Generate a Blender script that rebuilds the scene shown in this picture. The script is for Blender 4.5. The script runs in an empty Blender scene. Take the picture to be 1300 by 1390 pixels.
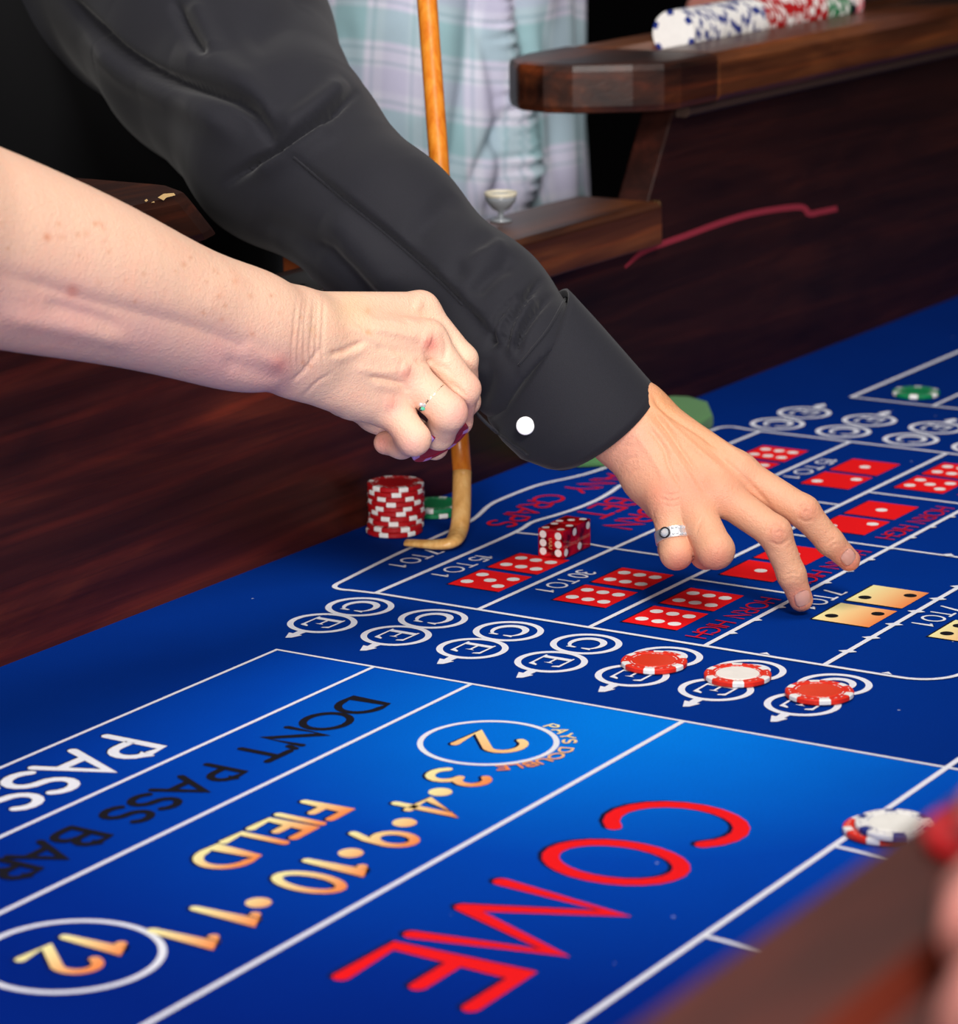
import bpy, bmesh, math, random
import numpy as np
from mathutils import Vector, Matrix
random.seed(7); rng = np.random.RandomState(7)
S = bpy.context.scene
COL = S.collection

# ------------------------------------------------------------------ camera
F_PX = 4184.17; PCX, PCY = 650.0, 650.0; CAM_Z = 0.533432
PITCH, ROLL, YAW = 0.2367683, -0.01355145, 0.56485080
FW = np.array([math.cos(YAW)*math.cos(PITCH), math.sin(YAW)*math.cos(PITCH), -math.sin(PITCH)])
_r = np.cross(FW, [0, 0, 1]); _r /= np.linalg.norm(_r); _u = np.cross(_r, FW)
RT = math.cos(ROLL)*_r + math.sin(ROLL)*_u
UP = -math.sin(ROLL)*_r + math.cos(ROLL)*_u
CP = np.array([0, 0, CAM_Z])
cd = bpy.data.cameras.new('camera'); cam = bpy.data.objects.new('camera', cd); COL.objects.link(cam)
cam.matrix_world = Matrix(((RT[0], UP[0], -FW[0], 0), (RT[1], UP[1], -FW[1], 0), (RT[2], UP[2], -FW[2], CAM_Z), (0, 0, 0, 1)))
cd.sensor_fit = 'AUTO'; cd.sensor_width = 36.0; cd.lens = F_PX/1390*36.0
cd.shift_x = 0.0; cd.shift_y = -(695.0-PCY)/1390
cd.clip_start = 0.05; cd.clip_end = 50
cd.dof.use_dof = True; cd.dof.focus_distance = 1.87; cd.dof.aperture_fstop = cd.lens/11.0
S.camera = cam
# ------------------------------------------------------------------ world, lights, exposure
w = bpy.data.worlds.new('world'); S.world = w; w.use_nodes = True
w.node_tree.nodes['Background'].inputs[0].default_value = (1.0, 0.95, 0.95, 1)
w.node_tree.nodes['Background'].inputs[1].default_value = 0.12
S.view_settings.view_transform = 'Standard'; S.view_settings.look = 'None'
S.view_settings.exposure = 0.0; S.view_settings.gamma = 1.0; S.view_settings.use_curve_mapping = False

def area(name, loc, target, sx, sy, power, color=(1, 1, 1)):
    l = bpy.data.lights.new(name, 'AREA'); l.shape = 'RECTANGLE'; l.size = sx; l.size_y = sy
    l.energy = power; l.color = color
    o = bpy.data.objects.new(name, l); COL.objects.link(o); o.location = loc
    o.rotation_euler = (Vector(target)-Vector(loc)).to_track_quat('-Z', 'Y').to_euler()
    return o
area('key_lamp', (-0.30, -0.85, 2.30), (1.6, 0.95, 0.05), 0.8, 0.8, 78, (1.0, 0.97, 0.94))  # distant key light, direction set from the fingertip's cast shadow
area('added_fill', (-2.3, -1.1, 0.95), (1.6, 0.95, 0.1), 0.9, 0.9, 150, (1.0, 0.95, 0.9))  # added low fill to brighten the undersides, stands for no lamp here
area('ceiling_lamp', (1.55, 0.80, 1.55), (1.65, 0.9, 0.0), 0.6, 0.6, 10, (1.0, 0.95, 0.9))

# ------------------------------------------------------------------ pixel of the photo -> point of the room
def ray(px, py): return FW + RT*(px-PCX)/F_PX - UP*(py-PCY)/F_PX
def at(px, py, d): return CP + ray(px, py)*d
def atz(px, py, z): r = ray(px, py); return CP + r*((z-CAM_Z)/r[2])
def aty(px, py, y): r = ray(px, py); return CP + r*(y/r[1])
def proj(P):
    v = np.asarray(P)-CP; d = v@FW
    return np.stack([PCX+F_PX*(v@RT)/d, PCY-F_PX*(v@UP)/d], -1), d

# ------------------------------------------------------------------ object helpers
def tag(o, label=None, cat=None, group=None, kind=None):
    for k, v in (('label', label), ('category', cat), ('group', group), ('kind', kind)):
        if v: o[k] = v
    return o
def empty(name, loc=(0, 0, 0), label=None, cat=None, group=None):
    o = bpy.data.objects.new(name, None); COL.objects.link(o); o.location = loc
    o.empty_display_size = 0.02
    return tag(o, label, cat, group)
def link(name, me, mats=None, parent=None, smooth=False):
    if mats is not None and not me.materials:
        for m in (mats if isinstance(mats, (list, tuple)) else [mats]): me.materials.append(m)
    if smooth: me.polygons.foreach_set('use_smooth', [True]*len(me.polygons))
    o = bpy.data.objects.new(name, me); COL.objects.link(o)
    if parent is not None:
        o.parent = parent
        M = Matrix.Translation(parent.location) if parent.parent is None else Matrix.Translation(parent.parent.location)
        o.matrix_parent_inverse = M.inverted() if parent.parent is None else Matrix()
    return o
def pyd(name, V, Fc):
    me = bpy.data.meshes.new(name); me.from_pydata([tuple(map(float, v)) for v in V], [], [tuple(map(int, f)) for f in Fc]); me.update(); return me
def bmo(name, bm, mats, parent=None, smooth=False, auto=None):
    me = bpy.data.meshes.new(name); bmesh.ops.recalc_face_normals(bm, faces=bm.faces[:]); bm.to_mesh(me); bm.free()
    o = link(name, me, mats, parent, smooth)
    return o
def box(bm, x0, x1, y0, y1, z0, z1, bev=0.0):
    g = bmesh.ops.create_cube(bm, size=1.0); vs = g['verts']
    for v in vs:
        v.co = Vector(((x0+x1)/2+v.co.x*(x1-x0), (y0+y1)/2+v.co.y*(y1-y0), (z0+z1)/2+v.co.z*(z1-z0)))
    if bev:
        es = list({e for v in vs for e in v.link_edges})
        bmesh.ops.bevel(bm, geom=es, offset=bev, segments=2, affect='EDGES', profile=0.6)
def prism(bm, pts, axis, a0, a1, bev=0.0):
    """extrude a closed polygon; axis 'x','y' or 'z' between a0 and a1"""
    def mk(p, a): return {'x': (a, p[0], p[1]), 'y': (p[0], a, p[1]), 'z': (p[0], p[1], a)}[axis]
    A = [bm.verts.new(mk(p, a0)) for p in pts]; B = [bm.verts.new(mk(p, a1)) for p in pts]
    n = len(pts); fs = [bm.faces.new(A[::-1]), bm.faces.new(B)]
    for i in range(n): fs.append(bm.faces.new((A[i], A[(i+1) % n], B[(i+1) % n], B[i])))
    bmesh.ops.recalc_face_normals(bm, faces=fs)
    if bev:
        es = [e for e in {e for f in fs for e in f.edges} if len(e.link_faces) == 2 and e.calc_face_angle(0) > 0.6]
        bmesh.ops.bevel(bm, geom=es, offset=bev, segments=2, affect='EDGES', profile=0.6)
def lathe(bm, prof, n=32, M=None):
    """prof: (r,z) list revolved about z"""
    rings = []
    for r, z in prof:
        if r < 1e-7: rings.append([bm.verts.new((0, 0, z))])
        else: rings.append([bm.verts.new((r*math.cos(2*math.pi*i/n), r*math.sin(2*math.pi*i/n), z)) for i in range(n)])
    for a, b in zip(rings, rings[1:]):
        for i in range(n):
            j = (i+1) % n
            if len(a) == 1 and len(b) == 1: continue
            if len(a) == 1: bm.faces.new((a[0], b[i], b[j]))
            elif len(b) == 1: bm.faces.new((a[i], a[j], b[0]))
            else: bm.faces.new((a[i], a[j], b[j], b[i]))
    if M is not None:
        for r in rings:
            for v in r: v.co = M @ v.co

# ------------------------------------------------------------------ materials
def s2l(c): return tuple(((x/255)/12.92 if x/255 <= 0.04045 else ((x/255+0.055)/1.055)**2.4) for x in c)
def mat(name, col, rough=0.5, spec=0.5, metal=0.0, **kw):
    m = bpy.data.materials.new(name); m.use_nodes = True; b = m.node_tree.nodes['Principled BSDF']
    b.inputs['Base Color'].default_value = (*s2l(col), 1); b.inputs['Roughness'].default_value = rough
    b.inputs['Specular IOR Level'].default_value = spec; b.inputs['Metallic'].default_value = metal
    for k, v in kw.items(): b.inputs[k.replace('_', ' ')].default_value = v
    return m
class NT:
    def __init__(s, m): s.t = m.node_tree; s.b = s.t.nodes['Principled BSDF']
    def n(s, typ, **kw):
        n = s.t.nodes.new(typ)
        for k, v in kw.items():
            if k.startswith('i_'): n.inputs[k[2:].replace('_', ' ')].default_value = v
            else: setattr(n, k, v)
        return n
    def l(s, a, b): s.t.links.new(a, b)
    def math(s, op, a, b=None, clamp=False):
        n = s.t.nodes.new('ShaderNodeMath'); n.operation = op; n.use_clamp = clamp
        for i, x in enumerate((a, b)):
            if x is None: continue
            if isinstance(x, (int, float)): n.inputs[i].default_value = x
            else: s.l(x, n.inputs[i])
        return n.outputs[0]
    def ramp(s, fac, stops, interp='LINEAR'):
        n = s.t.nodes.new('ShaderNodeValToRGB'); n.color_ramp.interpolation = interp
        e = n.color_ramp.elements
        while len(e) < len(stops): e.new(0.5)
        for i, (p, c) in enumerate(stops):
            e[i].position = p; e[i].color = (*c, 1)
        s.l(fac, n.inputs[0]); return n.outputs[0]
    def mix(s, fac, a, b, mode='MIX'):
        n = s.t.nodes.new('ShaderNodeMix'); n.data_type = 'RGBA'; n.blend_type = mode
        for i, x in ((0, fac), (6, a), (7, b)):
            if isinstance(x, (int, float)): n.inputs[i].default_value = x
            elif isinstance(x, tuple): n.inputs[i].default_value = (*x, 1)
            else: s.l(x, n.inputs[i])
        return n.outputs[2]
    def coord(s, kind='Object', scale=(1, 1, 1)):
        c = s.t.nodes.new('ShaderNodeTexCoord'); mp = s.t.nodes.new('ShaderNodeMapping'); mp.inputs['Scale'].default_value = scale
        s.l(c.outputs[kind], mp.inputs[0]); return mp.outputs[0]
    def noise(s, vec, scale, detail=3, rough=0.5, dist=0.0):
        n = s.t.nodes.new('ShaderNodeTexNoise'); n.inputs['Scale'].default_value = scale
        n.inputs['Detail'].default_value = detail; n.inputs['Roughness'].default_value = rough; n.inputs['Distortion'].default_value = dist
        s.l(vec, n.inputs['Vector']); return n.outputs[0]
    def bump(s, h, strength, dist):
        n = s.t.nodes.new('ShaderNodeBump'); n.inputs['Strength'].default_value = strength; n.inputs['Distance'].default_value = dist
        s.l(h, n.inputs['Height']); s.l(n.outputs[0], s.b.inputs['Normal'])

def wood(name, c0, c1, c2, rough=0.38, lines=0.5, spec=0.4):
    m = mat(name, c1, rough, spec); t = NT(m)
    v = t.coord('Object', (1.0, 6.0, 7.0)); v2 = t.coord('Object', (1.5, 40.0, 60.0))
    n1 = t.noise(v, 3.2, 5, 0.6, 1.2); n2 = t.noise(v2, 4.0, 4, 0.6, 0.6)
    wv = t.n('ShaderNodeTexWave', wave_type='BANDS', bands_direction='Z'); wv.inputs['Scale'].default_value = 2.2
    wv.inputs['Distortion'].default_value = 9.0; wv.inputs['Detail'].default_value = 3.0; wv.inputs['Detail Scale'].default_value = 0.7
    t.l(t.coord('Object', (0.5, 3.0, 4.5)), wv.inputs['Vector'])
    c = t.ramp(n1, [(0.3, s2l(c0)), (0.52, s2l(c1)), (0.75, s2l(c2))])
    g = t.ramp(wv.outputs['Fac'], [(0.0, (0.55, 0.5, 0.5)), (0.45, (1, 1, 1)), (0.9, (1.0, 0.95, 0.9)), (1.0, (1.7, 1.35, 1.1))])
    c = t.mix(lines, c, g, 'MULTIPLY')
    g2 = t.ramp(n2, [(0.35, (0.7, 0.7, 0.7)), (0.6, (1.15, 1.1, 1.05))])
    c = t.mix(0.7, c, g2, 'MULTIPLY')
    t.l(c, t.b.inputs['Base Color'])
    t.bump(n2, 0.15, 0.001)
    return m
M_WALL = wood('wood_stained_panel', (42, 14, 10), (64, 24, 17), (92, 38, 22), 0.42, 0.7, 0.3)
M_WALL_SHADED = wood('wood_panel_shaded', (28, 11, 9), (40, 17, 13), (54, 23, 16), 0.45, 0.35, 0.25)  # the wall wood again, darkened for the light falling off to the right
M_RAIL = wood('wood_rail', (50, 24, 13), (88, 48, 26), (122, 70, 36), 0.35, 0.5, 0.45)
M_RAILD = wood('wood_rail_dark', (30, 14, 10), (58, 28, 16), (96, 48, 22), 0.4, 0.9, 0.35)
M_TRIM = mat('moulding', (58, 42, 36), 0.4)
def cane(name, a, b, c):
    m = mat(name, b, 0.3, 0.5); t = NT(m); n = t.noise(t.coord('Object', (120, 120, 5)), 1.6, 3, 0.6); n2 = t.noise(t.coord('Object'), 30, 3)
    t.l(t.mix(0.3, t.ramp(n, [(0.3, s2l(a)), (0.5, s2l(b)), (0.7, s2l(c))]), t.ramp(n2, [(0.3, (.85, .8, .75)), (0.7, (1.1, 1.1, 1.1))]), 'MULTIPLY'), t.b.inputs['Base Color']); return m
M_STICK = cane('cane_orange', (196, 104, 22), (214, 126, 34), (224, 146, 52))
M_STICKE = cane('cane_pale', (214, 156, 84), (230, 176, 104), (240, 196, 128))

def felt_mat():
    m = mat('felt_blue', (0, 45, 135), 0.95, 0.03); t = NT(m)
    v = t.coord('Object'); sp = t.n('ShaderNodeSeparateXYZ'); t.l(v, sp.inputs[0])
    X, Y = sp.outputs[0], sp.outputs[1]
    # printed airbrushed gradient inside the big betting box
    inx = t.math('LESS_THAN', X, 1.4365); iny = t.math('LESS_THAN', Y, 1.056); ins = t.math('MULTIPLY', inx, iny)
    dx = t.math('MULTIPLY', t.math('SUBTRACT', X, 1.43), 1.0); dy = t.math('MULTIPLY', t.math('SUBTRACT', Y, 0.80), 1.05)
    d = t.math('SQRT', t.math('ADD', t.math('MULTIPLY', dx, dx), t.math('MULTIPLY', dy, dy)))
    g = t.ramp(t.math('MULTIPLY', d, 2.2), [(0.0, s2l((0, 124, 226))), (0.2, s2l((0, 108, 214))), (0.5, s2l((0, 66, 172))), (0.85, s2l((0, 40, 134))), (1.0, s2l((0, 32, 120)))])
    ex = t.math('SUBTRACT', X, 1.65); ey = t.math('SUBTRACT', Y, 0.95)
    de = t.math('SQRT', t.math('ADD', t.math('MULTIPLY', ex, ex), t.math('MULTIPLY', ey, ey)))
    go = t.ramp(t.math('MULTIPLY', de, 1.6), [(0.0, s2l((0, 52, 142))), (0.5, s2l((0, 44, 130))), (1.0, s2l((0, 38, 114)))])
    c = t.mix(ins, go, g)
    nz = t.noise(v, 900, 2, 0.6); nb = t.noise(v, 14, 3, 0.5)
    c = t.mix(0.35, c, t.ramp(nz, [(0.3, (0.75, 0.75, 0.78)), (0.7, (1.2, 1.2, 1.2))]), 'MULTIPLY')
    c = t.mix(0.3, c, t.ramp(nb, [(0.3, (0.85, 0.85, 0.88)), (0.7, (1.1, 1.1, 1.1))]), 'MULTIPLY')
    vo = t.n('ShaderNodeTexVoronoi', feature='F1'); vo.inputs['Scale'].default_value = 26; t.l(v, vo.inputs['Vector'])
    lint = t.math('LESS_THAN', vo.outputs['Distance'], 0.022)
    c = t.mix(t.math('MULTIPLY', lint, 0.5), c, s2l((190, 200, 225)))
    t.l(c, t.b.inputs['Base Color']); pass
    t.bump(nz, 0.25, 0.0004)
    return m
M_FELT = felt_mat()
def printed(name, col, gain=1.0):
    m = mat(name, col, 0.85, 0.12); t = NT(m)
    nz = t.noise(t.coord('Object'), 700, 2, 0.6)
    c = t.mix(0.35, s2l(col), t.ramp(nz, [(0.3, (0.86, 0.86, 0.86)), (0.7, (1.1, 1.1, 1.1))]), 'MULTIPLY')
    t.l(c, t.b.inputs['Base Color']); return m
M_WHITE = printed('print_white', (226, 228, 238)); M_RED = printed('print_red', (236, 18, 24)); M_REDT = printed('print_red_text', (200, 14, 40))
M_BLACK = printed('print_black', (20, 18, 26)); M_SHADOW = printed('print_navy', (6, 14, 52)); M_PIPW = printed('print_pip', (240, 236, 234))
def gold_mat(name, axis_y=True):
    m = mat(name, (240, 200, 110), 0.85, 0.12); t = NT(m)
    at_ = t.n('ShaderNodeAttribute', attribute_name='grad')
    c = t.ramp(at_.outputs['Fac'], [(0.0, s2l((240, 232, 168))), (0.45, s2l((244, 200, 138))), (1.0, s2l((238, 136, 74)))])
    t.l(c, t.b.inputs['Base Color']); return m
M_GOLD = gold_mat('print_gold')

def skin_mat(name, rough=0.5, sss=0.12):
    m = mat(name, (220, 160, 130), rough, 0.35); t = NT(m)
    a = t.n('ShaderNodeVertexColor', layer_name='tone')
    v = t.coord('Object'); n1 = t.noise(v, 55, 4, 0.6); n2 = t.noise(v, 420, 3, 0.6)
    c = t.mix(0.5, a.outputs['Color'], t.ramp(n1, [(0.3, (1.06, 0.93, 0.9)), (0.5, (1, 1, 1)), (0.72, (0.98, 1.04, 1.02))]), 'MULTIPLY')
    t.l(c, t.b.inputs['Base Color'])
    t.b.inputs['Subsurface Weight'].default_value = sss; t.b.inputs['Subsurface Radius'].default_value = (1.0, 0.35, 0.2); t.b.inputs['Subsurface Scale'].default_value = 0.004
    vo = t.n('ShaderNodeTexVoronoi', feature='DISTANCE_TO_EDGE'); vo.inputs['Scale'].default_value = 620; t.l(v, vo.inputs['Vector'])
    h = t.math('ADD', t.math('MULTIPLY', vo.outputs['Distance'], 0.6), n2)
    t.bump(h, 0.5, 0.0010)
    return m
M_SKIN = skin_mat('skin')
def cloth(name, col, rough=0.75, sc=1400, sheen=0.1, strength=0.2):
    m = mat(name, col, rough, 0.2); t = NT(m); v = t.coord('Object')
    n = t.noise(v, sc, 2, 0.6); n2 = t.noise(v, 18, 3, 0.5)
    c = t.mix(0.5, s2l(col), t.ramp(n, [(0.3, (0.75, 0.75, 0.75)), (0.7, (1.25, 1.25, 1.25))]), 'MULTIPLY')
    c = t.mix(0.35, c, t.ramp(n2, [(0.35, (0.85, 0.86, 0.92)), (0.65, (1.1, 1.1, 1.06))]), 'MULTIPLY')
    t.l(c, t.b.inputs['Base Color']); t.b.inputs['Sheen Weight'].default_value = sheen; t.bump(n, strength, 0.0004); return m
M_SHIRT = cloth('black_cotton', (30, 30, 37)); M_TROUSER_SHADE = cloth('black_trouser_shade', (5, 5, 7), 0.9, 1400, 0.0)
M_JEANS = cloth('navy_trouser', (16, 18, 26), 0.9)
M_METAL = mat('silver', (235, 235, 240), 0.34, 0.5, 0.8); M_GOLDM = mat('gold', (240, 205, 140), 0.2, 0.5, 1.0)
M_GEM = mat('clear_gem', (240, 245, 250), 0.05, 0.9, 0.0, IOR=2.2, Transmission_Weight=0.4)
M_GEMG = mat('green_gem', (90, 210, 170), 0.08, 0.8)
M_DARKM = mat('dark_metal', (60, 60, 66), 0.35, 0.5, 0.8)
M_NAIL = mat('nail', (252, 206, 190), 0.3, 0.4, Subsurface_Weight=0.1, Subsurface_Scale=0.003); M_NAILR = mat('red_nail', (190, 8, 22), 0.2, 0.5)
M_BUTTON = mat('white_button', (250, 250, 252), 0.3, 0.5)
def plast(name, col, rough=0.42):
    m = mat(name, col, rough, 0.4); t = NT(m); n = t.noise(t.coord('Object'), 160, 3, 0.6)
    t.l(t.mix(0.4, s2l(col), t.ramp(n, [(0.3, (0.9, 0.9, 0.9)), (0.7, (1.06, 1.06, 1.06))]), 'MULTIPLY'), t.b.inputs['Base Color']); return m
M_CRED = plast('chip_red', (226, 44, 24)); M_CREDD = plast('chip_red_deep', (176, 14, 22)); M_CWHITE = plast('chip_white', (240, 238, 236)); M_CGREEN = plast('chip_green', (12, 128, 78))
M_CBLUE = plast('chip_navy', (30, 50, 130)); M_CBLACK = plast('chip_black', (22, 24, 40)); M_CPINK = plast('chip_pink', (226, 130, 140)); M_INLAY = plast('chip_inlay', (248, 246, 240), 0.25)
M_CRED_IN = plast('chip_inlay_red', (228, 58, 30), 0.3); M_CMAG = plast('chip_magenta', (150, 14, 50)); M_CLIL = plast('chip_lilac', (190, 150, 215))

# ------------------------------------------------------------------ surface-net mesher for bodies and cloth
def smin(a, b, k):
    h = np.clip(0.5+0.5*(b-a)/k, 0, 1); return b+(a-b)*h-k*h*(1-h)
def cone(P, a, b, ra, rb):
    a = np.asarray(a, np.float32); ba = np.asarray(b, np.float32)-a
    t = np.clip(((P-a)@ba)/max(float(ba@ba), 1e-12), 0, 1)
    return np.linalg.norm(P-a-t[:, None]*ba, axis=1)-(ra+(rb-ra)*t)
def chain(P, pts, rad, k=0.004):
    d = None
    for i in range(len(pts)-1):
        c = cone(P, pts[i], pts[i+1], rad[i], rad[i+1]); d = c if d is None else smin(d, c, k)
    return d
def sdf_mesh(fn, lo, hi, h, B=8):
    lo = np.asarray(lo, np.float64); hi = np.asarray(hi, np.float64)
    nb = np.maximum(1, np.ceil((hi-lo)/(h*B)).astype(int)); N = nb*B+1
    bi = np.stack(np.meshgrid(*[np.arange(n) for n in nb], indexing='ij'), -1).reshape(-1, 3)
    ctr = (lo+(bi*B+B/2)*h).astype(np.float32); fc = fn(ctr)
    keep = np.abs(fc) < h*B*0.5*1.75+0.004
    V = np.empty(N, np.float32)
    big = np.where(fc > 0, 1.0, -1.0).reshape(nb).astype(np.float32)
    V[:-1, :-1, :-1] = np.repeat(np.repeat(np.repeat(big, B, 0), B, 1), B, 2); V[-1] = 1; V[:, -1] = 1; V[:, :, -1] = 1
    q = np.stack(np.meshgrid(*[np.arange(B+1)]*3, indexing='ij'), -1).reshape(-1, 3)
    kb = bi[keep]
    for s in range(0, len(kb), 400):
        idx = (kb[s:s+400, None, :]*B+q[None]).reshape(-1, 3)
        V[idx[:, 0], idx[:, 1], idx[:, 2]] = fn((lo+idx*h).astype(np.float32))
    ins = V < 0
    c8 = [ins[a:N[0]-1+a, b:N[1]-1+b, c:N[2]-1+c] for a in (0, 1) for b in (0, 1) for c in (0, 1)]
    cnt = sum(x.astype(np.int8) for x in c8); act = (cnt > 0) & (cnt < 8)
    ai = np.argwhere(act); ids = -np.ones(act.shape, np.int64); ids[tuple(ai.T)] = np.arange(len(ai))
    acc = np.zeros((len(ai), 3)); n = np.zeros(len(ai))
    cor = [(a, b, c) for a in (0, 1) for b in (0, 1) for c in (0, 1)]
    for i, p in enumerate(cor):
        for j, r in enumerate(cor):
            if j > i and sum(abs(x-y) for x, y in zip(p, r)) == 1:
                va = V[ai[:, 0]+p[0], ai[:, 1]+p[1], ai[:, 2]+p[2]]; vb = V[ai[:, 0]+r[0], ai[:, 1]+r[1], ai[:, 2]+r[2]]
                m = (va < 0) != (vb < 0); t = np.where(m, va/np.where(m, va-vb, 1), 0)
                acc += np.where(m[:, None], np.array(p)+t[:, None]*(np.array(r)-np.array(p)), 0); n += m
    verts = lo+(ai+acc/n[:, None])*h
    Fs = []
    for ax in range(3):
        o1, o2 = [(1, 2), (2, 0), (0, 1)][ax]
        a = np.take(ins, range(N[ax]-1), ax); b = np.take(ins, range(1, N[ax]), ax)
        e = np.argwhere(a != b); e = e[(e[:, o1] > 0) & (e[:, o2] > 0) & (e[:, o1] < N[o1]-1) & (e[:, o2] < N[o2]-1)]
        d1 = np.zeros(3, int); d1[o1] = 1; d2 = np.zeros(3, int); d2[o2] = 1
        qd = np.stack([ids[tuple((e-d1-d2).T)], ids[tuple((e-d2).T)], ids[tuple(e.T)], ids[tuple((e-d1).T)]], -1)
        fl = ins[tuple(e.T)]
        qd[~fl] = qd[~fl][:, ::-1]; Fs.append(qd[(qd >= 0).all(1)])
    Fq = np.concatenate(Fs)
    nr = None
    for it in range(2):
        f = fn(verts.astype(np.float32)); g = np.stack([fn((verts+np.eye(3)[k]*0.0006).astype(np.float32))-f for k in range(3)], -1)/0.0006
        nr = g/np.maximum(np.linalg.norm(g, axis=1, keepdims=True), 1e-6)
        verts = verts-np.clip(f, -h, h)[:, None]*nr*0.9
    return verts, Fq, nr
def poly_dist(uv, pts):
    pts = np.asarray(pts, float); best = np.full(len(uv), 1e9); sg = np.zeros(len(uv)); par = np.zeros(len(uv)); L = 0
    tot = sum(np.linalg.norm(pts[i+1]-pts[i]) for i in range(len(pts)-1))
    for i in range(len(pts)-1):
        a = pts[i]; d = pts[i+1]-a; l = np.linalg.norm(d); t = np.clip((uv-a)@d/(l*l), 0, 1)
        q = uv-a-t[:, None]*d; r = np.linalg.norm(q, axis=1); m = r < best
        best = np.where(m, r, best); sg = np.where(m, d[0]*q[:, 1]-d[1]*q[:, 0], sg); par = np.where(m, (L+t*l)/tot, par); L += l
    return best, np.sign(sg), par
def curve(pts, n=8):
    """Catmull-Rom through 2-D or 3-D points"""
    P = [np.asarray(p, float) for p in pts]; P = [2*P[0]-P[1]]+P+[2*P[-1]-P[-2]]; out = []
    for i in range(1, len(P)-2):
        for k in range(n):
            t = k/n; a, b, c, d = P[i-1:i+3]
            out.append(0.5*((2*b)+(-a+c)*t+(2*a-5*b+4*c-d)*t*t+(-a+3*b-3*c+d)*t**3))
    out.append(P[-2]); return np.array(out)
def relief(verts, nr, strokes):
    """creases, tendons and folds: (points in photo pixels, width, height in metres[, 'step'])"""
    uv, dep = proj(verts); vd = (CP-verts); vd /= np.linalg.norm(vd, axis=1, keepdims=True)
    face = np.clip(np.sum(vd*nr, 1)*2.2, 0, 1); D = np.zeros(len(verts))
    for st in strokes:
        pts, wd, amp = st[:3]; pts = curve(pts, 6) if len(pts) > 2 else np.array(pts, float)
        lo = pts.min(0)-wd*4; hi = pts.max(0)+wd*4
        m = np.where(((uv > lo) & (uv < hi)).all(1) & (face > 0))[0]
        if not len(m): continue
        d, sg, par = poly_dist(uv[m], pts); taper = np.clip(np.minimum(par, 1-par)*5+0.15, 0, 1)
        if len(st) > 3:   # one side sinks
            D[m] += amp*np.where(sg > 0, np.exp(-d/wd), np.exp(-(d/(st[4] if len(st) > 4 else 6.0))**2))*taper
        else: D[m] += amp*np.exp(-(d/wd)**2)*taper
    return verts+nr*(D*face)[:, None]
def tones(me, verts, base, spots):
    uv, _ = proj(verts); c = np.tile(np.array(s2l(base)), (len(verts), 1))
    for (x, y, r, col, a) in spots:
        k = a*np.exp(-(((uv[:, 0]-x)**2+(uv[:, 1]-y)**2)/(r*r))); c = c*(1-k[:, None])+np.array(s2l(col))*k[:, None]
    at_ = me.color_attributes.new('tone', 'FLOAT_COLOR', 'POINT')
    at_.data.foreach_set('color', np.concatenate([c, np.ones((len(c), 1))], 1).astype(np.float32).ravel())
def npmesh(name, V, Fq):
    me = bpy.data.meshes.new(name); me.vertices.add(len(V)); me.vertices.foreach_set('co', np.asarray(V, np.float32).ravel())
    me.loops.add(len(Fq)*4); me.loops.foreach_set('vertex_index', np.asarray(Fq, np.int32).ravel())
    me.polygons.add(len(Fq)); me.polygons.foreach_set('loop_start', np.arange(0, len(Fq)*4, 4, dtype=np.int32))
    me.update(calc_edges=True); me.validate(); return me

# ------------------------------------------------------------------ the room shell
ROOM_FLOOR = -0.80
M_ROOM = mat('dark_wall', (12, 11, 13), 0.9, 0.1); M_FLOOR = mat('dark_carpet', (16, 12, 14), 0.95, 0.1)
bm = bmesh.new(); box(bm, -2.5, 7.0, -2.0, 5.0, ROOM_FLOOR-0.05, ROOM_FLOOR); tag(bmo('floor', bm, M_FLOOR), kind='structure')
bm = bmesh.new(); box(bm, -2.5, 7.0, 5.0, 5.1, ROOM_FLOOR, 2.6); tag(bmo('wall_back', bm, M_ROOM), kind='structure')
bm = bmesh.new(); box(bm, 7.0, 7.1, -2.0, 5.1, ROOM_FLOOR, 2.6); tag(bmo('wall_right', bm, M_ROOM), kind='structure')

# ------------------------------------------------------------------ craps table
table = empty('craps_table', (1.7, 0.73, ROOM_FLOOR), 'long craps table with blue printed felt and dark stained wooden walls', 'table')
WY = 1.1785; NY = 0.292; X0, X1 = 0.15, 3.6
bm = bmesh.new()
xs = np.linspace(X0, X1, 24); ys = np.linspace(NY-0.01, WY+0.01, 10)
g = [[bm.verts.new((x, y, 0)) for y in ys] for x in xs]
for i in range(23):
    for j in range(9): bm.faces.new((g[i][j], g[i+1][j], g[i+1][j+1], g[i][j+1]))
r = bmesh.ops.extrude_face_region(bm, geom=bm.faces[:])
for v in [e for e in r['geom'] if isinstance(e, bmesh.types.BMVert)]: v.co.z = -0.02
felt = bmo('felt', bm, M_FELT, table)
bm = bmesh.new(); box(bm, X0+0.02, X1-0.02, NY+0.01, WY-0.01, -0.10, -0.0202, 0.004); bmo('table_bed', bm, M_RAILD, table)
for lx in (0.5, 1.7, 2.9):
    bm = bmesh.new(); prism(bm, [(0.45, -0.101), (1.0, -0.101), (0.86, -0.30), (0.84, -0.60), (1.02, ROOM_FLOOR), (0.42, ROOM_FLOOR), (0.62, -0.60), (0.60, -0.30)], 'x', lx-0.06, lx+0.06, 0.006)
    bmo('leg', bm, M_RAILD, table)

SEAM = float(aty(625, 640, WY)[0])   # where the shade-darkened wall wood begins, behind the stick
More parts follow.
